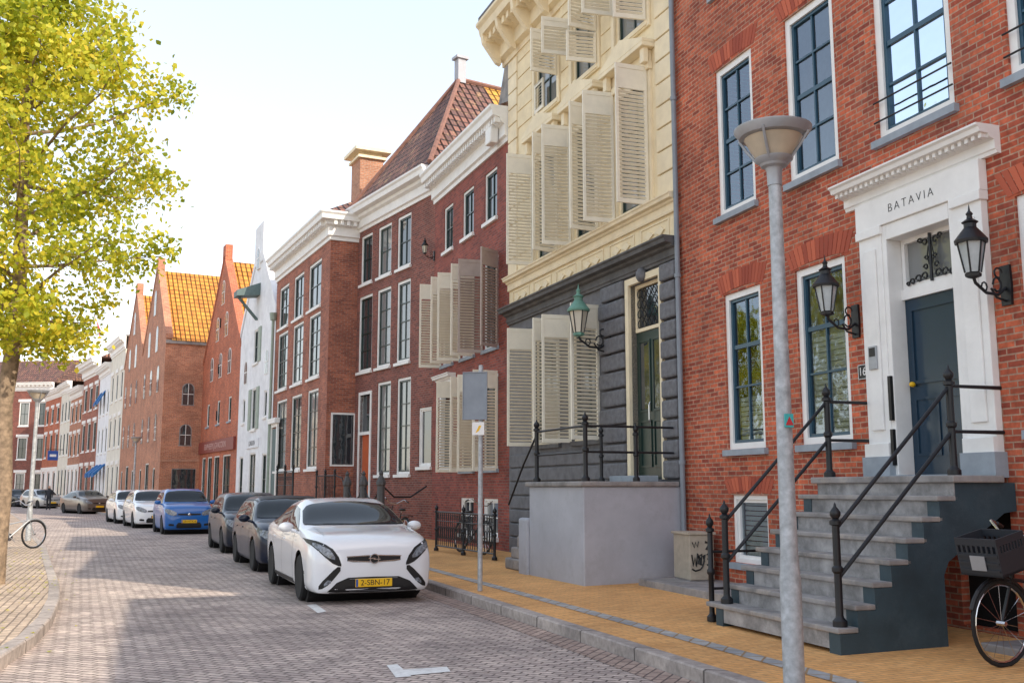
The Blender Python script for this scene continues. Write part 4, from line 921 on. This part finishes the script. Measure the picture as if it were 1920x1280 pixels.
HATCH=[(2.0,.3,.60,.50,.59,.62,.50,.66),(1.975,.2,.73,.60,.72,.75,.62,.78),(1.88,.17,.80,.72,.785,.85,.67,.88),(1.52,.16,.845,.83,.82,.94,.71,.97),(1.12,.16,.85,.88,.825,.98,.73,1.03),(.42,.16,.85,.91,.825,1.32,.65,1.40),(-.05,.16,.85,.92,.825,1.40,.62,1.47),(-1.3,.16,.85,.94,.825,1.38,.62,1.45),(-1.78,.2,.83,.96,.80,1.15,.64,1.24),(-1.93,.25,.8,.85,.77,.98,.62,1.0),(-2.0,.35,.72,.7,.7,.78,.55,.8)]
def car(loc,rz,label,paint,kind='hatch',L=4.0,W=1.72,H=1.45,plate='',group='cars parked along the kerb',face='std',top=None,wheelr=.31,name='parked_car'):
    T=SLOPE if kind=='slope' else HATCH
    L0,W0,H0=(4.5,1.79,1.43) if kind=='slope' else (4.0,1.70,1.45)
    T=[(x*L/L0,z0,w*W/W0,zb*H/H0,wb*W/W0,ze*H/H0,we*W/W0,zt*H/H0) for x,z0,w,zb,wb,ze,we,zt in T][::-1]
    kx,ky,kz=L/L0,W/W0,H/H0
    xs=[t[0] for t in T]; nst=int(L/.045); X_=[xs[0]+(xs[-1]-xs[0])*i/nst for i in range(nst+1)]
    V=[];Fc=[]; NS=None
    for x in X_:
        z0,w,zb,wb,ze,we,zt=[pchip(xs,[t[j] for t in T],x) for j in range(1,8)]
        P=[(0,z0),(w*.78,z0),(w*.95,z0+.05),(w*.99,z0+(zb-z0)*.35),(w,z0+(zb-z0)*.68),(wb,zb),(we,ze),(we*.55,ze+(zt-ze)*.8),(0,zt)]
        S=crom(P,6); ring=[(-a,b) for a,b in S[::-1]]+[(a,b) for a,b in S[1:-1]]
        NS=len(ring); V+=[Vector((x,a,b)) for a,b in ring]
    n=NS
    for i in range(len(X_)-1):
        for k in range(n): Fc.append((i*n+k,i*n+(k+1)%n,(i+1)*n+(k+1)%n,(i+1)*n+k))
    Fc.append(tuple(range(n))); Fc.append(tuple(range(len(V)-n,len(V)))[::-1])
    bvh=BVHTree.FromPolygons([tuple(v) for v in V],Fc)
    ax=(1.36*kx if kind=='slope' else 1.25*kx, -1.32*kx if kind=='slope' else -1.22*kx); RA=wheelr+.055
    V2=[v.copy() for v in V]
    for v in V2:
        for a in ax:
            dx,dz=v.x-a,v.z-wheelr; dd=math.hypot(dx,dz)
            if abs(v.y)>.55*W/2 and abs(dd-RA)<.028 and dd>1e-4: v.x=a+dx/dd*RA; v.z=wheelr+dz/dd*RA
    F2_=[]
    for f in Fc:
        if len(f)==4:
            c=sum((V2[i] for i in f),Vector())/4
            if abs(c.y)>.55*W/2 and any(math.hypot(c.x-a,c.z-wheelr)<RA-.002 for a in ax): continue
        F2_.append(f)
    r=empty(name,loc,rz,label,'car',group)
    m=MB(); m.v=V2; m.f=F2_; bd=m.build('body',paint,r,smooth=True); bd.data.set_sharp_from_angle(angle=R(60))
    m=MB(); m.box(-L*.40,L*.40,-W*.36,W*.36,.18,.6)
    for a in ax: m.lathe([(RA+.03,-W/2+.09),(RA+.03,W/2-.09)],(a,0,wheelr),20,'y')
    m.build('underbody','plastic',r)
    def patch(cols,mode,mat,name,off=.004,rows_=4,parent=r,sign=1,sub=4):
        cc=[]
        for i in range(len(cols)-1):
            for k in range(sub): t=k/sub; cc.append(tuple(cols[i][j]*(1-t)+cols[i+1][j]*t for j in range(3)))
        cc.append(cols[-1]); mb=MB(); vs=[]
        for a,lo,hi in cc:
            for k in range(rows_+1):
                b_=lo+(hi-lo)*k/rows_
                if mode=='front': o,d=Vector((4,a,b_)),Vector((-1,0,0))
                elif mode=='rear': o,d=Vector((-4,a,b_)),Vector((1,0,0))
                elif mode=='side': o,d=Vector((a,3*sign,b_)),Vector((0,-sign,0))
                else: o,d=Vector((b_,a,4)),Vector((0,0,-1))
                h,nn,_,_2=bvh.ray_cast(o,d)
                if h is None: h,nn,_,_2=bvh.find_nearest(o+d*2.2)
                if nn.dot(d)>0: nn=-nn
                vs.append(h+nn*off)
        q=rows_+1; fs=[(i*q+k,(i+1)*q+k,(i+1)*q+k+1,i*q+k+1) for i in range(len(cc)-1) for k in range(rows_)]
        mb.v=vs; mb.f=fs; return mb.build(name,mat,parent,smooth=True)
    sy=lambda cols:[(-a,l,h) for a,l,h in cols][::-1]
    k=kx
    if kind=='slope':
        patch([(-.765,.90,.99),(-.70,.50,1.06),(-.62,.40,1.09),(-.35,.34,1.15),(0,.32,1.17),(.35,.34,1.15),(.62,.40,1.09),(.70,.50,1.06),(.765,.90,.99)] if L==4.5 else [(-.74*ky,.88*k,.96*k),(-.62*ky,.42*k,1.06*k),(0,.33*k,1.15*k),(.62*ky,.42*k,1.06*k),(.74*ky,.88*k,.96*k)],'top','carglass','windscreen',.008,12)
        patch([(-.55*ky,-1.85*k,-1.15*k),(0,-1.9*k,-1.1*k),(.55*ky,-1.85*k,-1.15*k)],'top','carglass','rear_window',.006,6)
        for s in (1,-1):
            patch([(1.02*k,.965,.975),(.58*k,.965,1.17),(.28*k,.965,1.28),(-.1*k,.975,1.325),(-.17*k,.975,1.325)],'side','carglass','side_window',.005,5,sign=s)
            patch([(-.23*k,.975,1.325),(-.8*k,.985,1.30),(-1.15*k,1.0,1.22),(-1.5*k,1.03,1.10)],'side','carglass','side_window',.005,5,sign=s)
            for xx in (.80,-.20,-1.12): patch([(xx*k,.24,.93),(xx*k-.012,.24,.93)],'side','plastic','door_seam',.003,8,sign=s,sub=1)
            patch([(.8*k,.2,.27),(-1.1*k,.2,.27)],'side','plastic','sill_trim',.004,2,sign=s)
    else:
        if top: patch([(-.64*ky,-1.62*k,.38*k),(-.3*ky,-1.66*k,.36*k),(.3*ky,-1.66*k,.36*k),(.64*ky,-1.62*k,.38*k)],'top',top,'soft_top',.008,12)
        patch([(-.72*ky,.86*k,.95*k),(-.66*ky,.54*k,1.01*k),(-.58*ky,.47*k,1.04*k),(-.3*ky,.43*k,1.10*k),(0,.42*k,1.12*k),(.3*ky,.43*k,1.10*k),(.58*ky,.47*k,1.04*k),(.66*ky,.54*k,1.01*k),(.72*ky,.86*k,.95*k)],'top','carglass','windscreen',.009,10)
        for s in (1,-1):
            patch([(.90*k,.935*kz,.945*kz),(.62*k,.935*kz,1.13*kz),(.38*k,.94*kz,1.27*kz),(0,.945*kz,1.33*kz),(-.3*k,.945*kz,1.34*kz)],'side','carglass','side_window',.005,5,sign=s)
            patch([(-.37*k,.945*kz,1.34*kz),(-1.1*k,.96*kz,1.32*kz),(-1.35*k,.98*kz,1.24*kz),(-1.5*k,1.0*kz,1.10*kz)],'side','carglass','side_window',.005,5,sign=s)
            for xx in (.78,-.33,-1.15): patch([(xx*k,.24,.9*kz),(xx*k-.012,.24,.9*kz)],'side','plastic','door_seam',.003,8,sign=s,sub=1)
    for s in (1,-1):
        m=MB(); c=(.80*k,s*(W/2+.10),1.02*kz); m.ball(c,.07,.115,.075); m.tube([(.84*k,s*(W/2-.06),.95*kz),(.82*k,s*(W/2+.03),.98*kz)],.03,6); m.build('mirror',paint,r,smooth=True)
        for a in ax:
            wc=(a,s*(W/2-.11),wheelr); w_2=wheelr
            t=MB().lathe([(w_2*.66,-.10),(w_2*.9,-.105),(w_2*.98,-.08),(w_2,-.03),(w_2,.03),(w_2*.98,.08),(w_2*.9,.105),(w_2*.66,.10)],wc,28,'y').build('wheel','rubber',r,smooth=True)
            m=MB(); yo=s*.07; m.lathe([(w_2*.2,yo-.01),(w_2*.2,yo+.01)],wc,12,'y')
            for kk in range(7):
                an=2*math.pi*kk/7; c1=Vector((math.cos(an),0,math.sin(an))); c2=Vector((-math.sin(an),0,math.cos(an)))
                p0=Vector(wc)+Vector((0,yo,0))
                pts=[p0+c1*w_2*.15+c2*.03,p0+c1*w_2*.66+c2*.035,p0+c1*w_2*.66-c2*.035,p0+c1*w_2*.15-c2*.03]
                m._a([p+Vector((0,.012*s,0)) for p in pts]+[p-Vector((0,.01*s,0)) for p in pts],[(0,1,2,3),(4,7,6,5),(0,4,5,1),(1,5,6,2),(2,6,7,3),(3,7,4,0)])
            m.tube([Vector(wc)+Vector((w_2*.66*math.cos(u),yo,w_2*.66*math.sin(u))) for u in [math.pi*2*z/24 for z in range(24)]],.014,5,closed=True)
            m.build('rim','rim',t)
            MB().lathe([(w_2*.65,s*.02-.005),(w_2*.65,s*.02+.005)],wc,16,'y').build('brake_disc','plastic',t)
        for xx in ((-.05,-.98) if kind=='slope' else (-.15,-.95)):
            h,nn,_,_2=bvh.ray_cast(Vector((xx*k,3*s,.82*kz)),Vector((0,-s,0)))
            MB().box(h.x-.09,h.x+.09,h.y-.02,h.y+.025,h.z-.012,h.z+.012).build('door_handle',paint,r,bevel=.008)
    if face=='boomerang':
        for s in (1,-1):
            f=(lambda c:c) if s==1 else sy
            patch(f([(.46,.53,.56),(.50,.535,.66),(.58,.57,.765),(.68,.65,.83),(.78,.745,.87),(.86,.835,.89)]),'front','plastic','headlight_surround',.005)
            patch(f([(.55,.62,.66),(.62,.64,.755),(.70,.69,.80),(.78,.765,.84),(.82,.81,.845)]),'front','lampglass','headlight',.009)
            patch(f([(.47,.47,.52),(.51,.42,.525),(.57,.35,.48),(.64,.28,.41),(.71,.235,.34),(.76,.225,.27)]),'front','plastic','fog_light_surround',.005)
            patch(f([(.60,.31,.34),(.645,.29,.35),(.69,.27,.30)]),'front','lampglass','fog_light',.009)
        patch([(-.38,.60,.66),(-.30,.585,.668),(0,.575,.675),(.30,.585,.668),(.38,.60,.66)],'front','plastic','grille',.005)
        patch([(-.39,.652,.664),(0,.666,.679),(.39,.652,.664)],'front','chrome','grille_trim',.009,2)
        patch([(-.37,.597,.609),(0,.572,.585),(.37,.597,.609)],'front','chrome','grille_trim',.009,2)
        patch([(-.64,.19,.195),(-.52,.18,.31),(-.36,.178,.375),(0,.175,.38),(.36,.178,.375),(.52,.18,.31),(.64,.19,.195)],'front','plastic','lower_grille',.005)
        for zz in (.20,.355): patch([(-.34,zz,zz+.005),(0,zz-.003,zz+.002),(.34,zz,zz+.005)],'front','steel','grille_slat',.008,1)
        patch([(-.78,.168,.185),(0,.165,.172),(.78,.168,.185)],'front','plastic','front_lip',.012,2)
        h,_,_,_=bvh.ray_cast(Vector((4,0,.625)),Vector((-1,0,0)))
        MB().lathe([(.052,-.004),(.052,.004)],(0,0,0),20,'y').build('emblem_backing','plastic',r).matrix_local=Matrix.Translation((h.x+.012,0,.625))@Matrix.Rotation(R(90),4,'Z')
        m=MB(); m.tube([(h.x+.024,.062*math.cos(t),.625+.062*math.sin(t)) for t in [q*math.pi/10 for q in range(20)]],.010,6,closed=True); m.box(h.x+.018,h.x+.032,-.085,.012,.626,.638).box(h.x+.018,h.x+.032,-.012,.085,.612,.624); m.build('emblem','chrome',r)
        zp=.30
        patch([(-.5,1.09,1.105),(.05,1.16,1.175)],'top','plastic','wiper',.014,1)
        patch([(.1,1.15,1.165),(.62,1.07,1.085)],'top','plastic','wiper',.014,1)
        patch([(-.76,.99,1.03),(-.62,1.09,1.13),(-.35,1.15,1.19),(0,1.17,1.21),(.35,1.15,1.19),(.62,1.09,1.13),(.76,.99,1.03)],'top','plastic','cowl_panel',.004,1)
        for s in (1,-1): patch([(s*.66,1.18,1.98),(s*.652,1.18,1.98)],'top','steel','bonnet_seam',.003,10,sub=1)
    else:
        for s in (1,-1):
            f=(lambda c:c) if s==1 else sy
            patch(f([(.42*ky,.62*kz,.69*kz),(.50*ky,.60*kz,.74*kz),(.62*ky,.62*kz,.79*kz),(.72*ky,.66*kz,.82*kz),(.79*ky,.72*kz,.81*kz)]),'front','lampglass','headlight',.007)
            patch(f([(.50*ky,.30,.36),(.62*ky,.30,.38),(.68*ky,.32,.36)]),'front','plastic','fog_light',.006)
        patch([(-.38*ky,.62*kz,.665*kz),(0,.605*kz,.675*kz),(.38*ky,.62*kz,.665*kz)],'front','plastic','grille',.006)
        patch([(-.42*ky,.24,.34),(-.36*ky,.22,.41),(.36*ky,.22,.41),(.42*ky,.24,.34)],'front','plastic','lower_grille',.006)
        h,_,_,_=bvh.ray_cast(Vector((4,0,.64*kz)),Vector((-1,0,0)))
        MB().ball((h.x+.01,0,.64*kz),.012,.05,.05).build('emblem','chrome',r,smooth=True); zp=.45
        patch([(-.4,1.07*k,1.085*k),(.3,1.09*k,1.105*k)],'top','plastic','wiper',.014,1)
    h,_,_,_=bvh.ray_cast(Vector((4,0,zp)),Vector((-1,0,0)))
    pm=MB().box(h.x+.005,h.x+.025,-.26,.26,zp-.055,zp+.055).build('number_plate','yplate',r,bevel=.004)
    MB().box(h.x+.0255,h.x+.0265,-.255,-.225,zp-.05,zp+.05).build('country_band','signblue',pm)
    if plate: text(plate,.105,'plastic',pm,(h.x+.027,.018,zp),(R(90),0,R(90)),ext=.0008,font_scale=1.0)
    for s in (1,-1):
        patch([(s*.55*ky,.72*kz,.86*kz),(s*.72*ky,.74*kz,.86*kz)] if s==1 else [(-.72*ky,.74*kz,.86*kz),(-.55*ky,.72*kz,.86*kz)],'rear','redcloth','tail_light',.006)
    return r
M['pwhite']=simple('white_car_paint',(.81,.83,.86),.25,var=0,coat=1); M['pnavy']=simple('navy_car_paint',(.006,.012,.032),.3,var=0,coat=.35,spec=.3); M['pblack']=simple('blue_black_car_paint',(.009,.014,.028),.3,var=0,coat=.35,spec=.3)
M['pblue']=simple('bright_blue_car_paint',(.008,.12,.42),.28,var=0,coat=.6,spec=.4); M['psilver']=simple('silver_car_paint',(.42,.42,.42),.3,metal=.5,var=0,coat=1); M['pbrown']=simple('grey_brown_car_paint',(.15,.125,.11),.3,metal=.4,var=0,coat=.6)
def rzv(x,y): return math.atan2(y,x)
car((-2.76,16.4,0),rzv(.37,-.93),'white hatchback parked at the kerb nearest the camera with yellow plate 2-SBN-17','pwhite','slope',4.5,1.79,1.43,'2-SBN-17',face='boomerang',wheelr=.33)
car((-4.78,21.5,0),rzv(.385,-.923),'navy blue convertible with black soft top right behind the nearest white car','pnavy','hatch',4.1,1.74,1.42,'70-PH-DL',top='plastic')
car((-7.0,27.0,0),rzv(.39,-.92),'dark blue-black hatchback, third parked car from the camera','pblack','hatch',3.95,1.68,1.47,'HV-ZF-21')
car((-12.0,37.0,0),rzv(.44,-.90),'small bright blue hatchback parked between dark and white cars','pblue','hatch',3.45,1.70,1.56,'59-HTK-6')
car((-15.2,42.7,0),rzv(.47,-.88),'white hatchback parked directly behind the bright blue car','pwhite','hatch',4.1,1.75,1.52,'')
car((-18.0,47.9,0),rzv(.49,-.87),'white car last in the parked row, left of the other far white car','pwhite','hatch',4.0,1.72,1.5,'')
car((-27.2,64.8,0),rzv(.68,-.73),'grey-brown estate car standing out on the bend of the far street','pbrown','slope',4.6,1.84,1.46,'')
car((-37.8,81.5,0),rzv(.75,-.66),'silver car parked far away behind the left lamp post','psilver','hatch',4.2,1.75,1.5,'')
car((-43,88,0),rzv(.8,-.6),'dark car farthest away at the left edge of the street','pblack','hatch',4.2,1.75,1.5,'')
# ================================================================= PERSON
pr=empty('person',(-34.0,74.5,.0),0,'person in dark clothing standing far off by the silver car','person')
me=bpy.data.meshes.new('body'); vs=[(0,0,.95),(0,0,1.2),(0,0,1.42),(0,0,1.52),(0,0,1.66),(.1,0,.9),(.11,0,.5),(.12,.02,.08),(.12,-.12,.04),(-.1,0,.9),(-.12,.05,.5),(-.14,.1,.08),(-.14,-.04,.04),(.2,0,1.4),(.25,.02,1.12),(.25,-.05,.88),(-.2,0,1.4),(-.25,.02,1.12),(-.25,-.05,.88)]
es=[(0,1),(1,2),(2,3),(3,4),(0,5),(5,6),(6,7),(7,8),(0,9),(9,10),(10,11),(11,12),(2,13),(13,14),(14,15),(2,16),(16,17),(17,18)]
me.from_pydata(vs,es,[]); o=bpy.data.objects.new('body',me); COL.objects.link(o); o.parent=pr; me.materials.append(M['coat'])
sk=o.modifiers.new('skin','SKIN'); rr=[.16,.15,.15,.06,.11,.1,.07,.05,.04,.1,.07,.05,.04,.07,.05,.04,.07,.05,.04]
for i,q in enumerate(me.skin_vertices[0].data): q.radius=(rr[i],rr[i]*.85); q.use_root=(i==0)
o.modifiers.new('sub','SUBSURF').levels=1
MB().ball((0,-.03,1.66),.085,.09,.11).build('head','skin',pr,smooth=True)
# ================================================================= TREES
def crown_radius(z):
    zs=[3.5,4.0,4.5,4.9,5.3,6,7,8,8.8,9.8,10.8,11.6]; rs=[.2,.6,1.1,1.5,2.15,2.2,2.85,1.95,1.6,1.2,.8,.3]
    return float(np.interp(z,zs,rs))
def tree(loc,label,seed,nleaf=34000,scale=1.0,rz=0):
    rng=np.random.default_rng(seed); random.seed(seed)
    r=empty('tree',loc,rz,label,'tree','street trees on the left pavement'); r.scale=(scale,)*3
    m=MB(); tp=[(-.05,0,-.05),(0,0,.5),(.02,.02,1.5),(-.05,0,2.8),(.08,0,4.2),(0,.05,5.8),(-.05,0,7.5),(0,0,9.3),(0,0,10.6)]
    m.tube(tp,[.21,.155,.14,.13,.12,.10,.08,.05,.02],14); m.build('trunk','bark',r,smooth=True)
    lm=MB(); tips=[]
    for i in range(36):
        z=3.9+6.1*(i/36); a=i*2.4+random.random()*.6; Rr=crown_radius(z+.5)*random.uniform(.72,1.28)
        p0=Vector((0,0,z-.2)); rise=random.uniform(.25,.9)*(1 if z>4.5 else .3)
        pts=[p0+Vector((math.cos(a),math.sin(a),0))*Rr*t+Vector((random.uniform(-.08,.08),random.uniform(-.08,.08),rise*t**1.3*1.2)) for t in (0,.25,.5,.75,1)]
        lm.tube(pts,[.035,.028,.020,.013,.006],6)
        for t in (.35,.55,.75,.9,1.0):
            k=min(int(t*4),3); q=pts[k].lerp(pts[k+1],t*4-k)
            for _ in range(2):
                dv=Vector((random.gauss(0,1),random.gauss(0,1),random.gauss(0,.7))).normalized()*random.uniform(.25,.6)
                e=q+dv; rad=math.hypot(e.x,e.y)
                if rad>crown_radius(e.z)*1.25: e.x*=.88; e.y*=.88
                if e.z<3.75: e.z=3.8
                lm.tube([q,e],[.008,.003],4); tips.append(e)
    lm.build('limb','bark',r,smooth=False)
    tips=np.array([tuple(t) for t in tips]); sz=rng.uniform(.09,.27,len(tips)); wts=sz**1.6; wts/=wts.sum()
    idx=rng.choice(len(tips),nleaf,p=wts); c=tips[idx]+rng.normal(0,1,(nleaf,3))*sz[idx][:,None]*np.array([1,1,.75])
    s=rng.uniform(.027,.056,nleaf)
    d=rng.normal(0,1,(nleaf,3)); d[:,2]-=.5; d/=np.linalg.norm(d,axis=1)[:,None]; e=rng.normal(0,1,(nleaf,3)); e-= (e*d).sum(1)[:,None]*d; e/=np.linalg.norm(e,axis=1)[:,None]
    n=np.cross(d,e)
    v=np.stack([c-d*s[:,None],c-d*s[:,None]*.2+e*s[:,None]*.8+n*s[:,None]*.15,c+d*s[:,None]*.55+e*s[:,None]*.55,c+d*s[:,None]*1.25-n*s[:,None]*.2,c+d*s[:,None]*.55-e*s[:,None]*.55,c-d*s[:,None]*.2-e*s[:,None]*.8+n*s[:,None]*.15],1).reshape(-1,3)
    me=bpy.data.meshes.new('crown'); me.vertices.add(nleaf*6); me.vertices.foreach_set('co',v.astype(np.float32).ravel())
    me.loops.add(nleaf*6); me.loops.foreach_set('vertex_index',np.arange(nleaf*6,dtype=np.int32)); me.polygons.add(nleaf); me.polygons.foreach_set('loop_start',np.arange(nleaf,dtype=np.int32)*6)
    me.update(calc_edges=True); me.validate(); me.materials.append(M['leaf']); o=bpy.data.objects.new('crown',me); COL.objects.link(o); o.parent=r
    return r
t1=tree((-8.07,16.0,.12),'yellow-green street tree at the left edge with its trunk beside the kerb',3)
t2=copy_tree(t1); t2.location=(-17.6,26,.12); t2.rotation_euler=(0,0,2.1); t2['label']='yellowing tree behind the nearest tree, mostly hidden by its crown'
t3_=copy_tree(t1); t3_.location=(-25.0,38,.12); t3_.rotation_euler=(0,0,4.0); t3_['label']='farthest yellowing tree on the left pavement, outside the left edge'
# ================================================================= LIGHT, WORLD, CAMERA
sx,sy_=.78,-.62; el=R(36)
az=math.atan2(sx,sy_)
w=bpy.data.worlds.new('World'); SC.world=w; w.use_nodes=True; nt=w.node_tree; bg=nt.nodes['Background']
sky=nt.nodes.new('ShaderNodeTexSky'); sky.sky_type='NISHITA'; sky.sun_disc=False; sky.sun_elevation=el; sky.sun_rotation=az; sky.air_density=1.0; sky.dust_density=1.0; sky.ozone_density=1.0
gm=nt.nodes.new('ShaderNodeGamma'); gm.inputs[1].default_value=.5; nt.links.new(sky.outputs[0],gm.inputs[0])
hz=mixc(nt,1.0,gm.outputs[0],(5.2,4.85,4.6),'MULTIPLY')
nt.links.new(hz,bg.inputs[0]); bg.inputs[1].default_value=.15
l=bpy.data.lights.new('sun','SUN'); l.energy=5; l.angle=R(.5); l.color=(1,.89,.72); lo=bpy.data.objects.new('sun',l); COL.objects.link(lo)
dv=Vector((sx*math.cos(el),sy_*math.cos(el),math.sin(el))); lo.rotation_euler=dv.to_track_quat('Z','Y').to_euler()
cam=bpy.data.cameras.new('camera'); cam.sensor_width=36; cam.lens=36*1880/1920; cam.clip_end=1000; co=bpy.data.objects.new('camera',cam); COL.objects.link(co)
co.location=CAM; co.rotation_euler=(R(90)+PITCH,0,0); SC.camera=co
SC.view_settings.view_transform='Standard'; SC.view_settings.look='None'; SC.view_settings.exposure=0
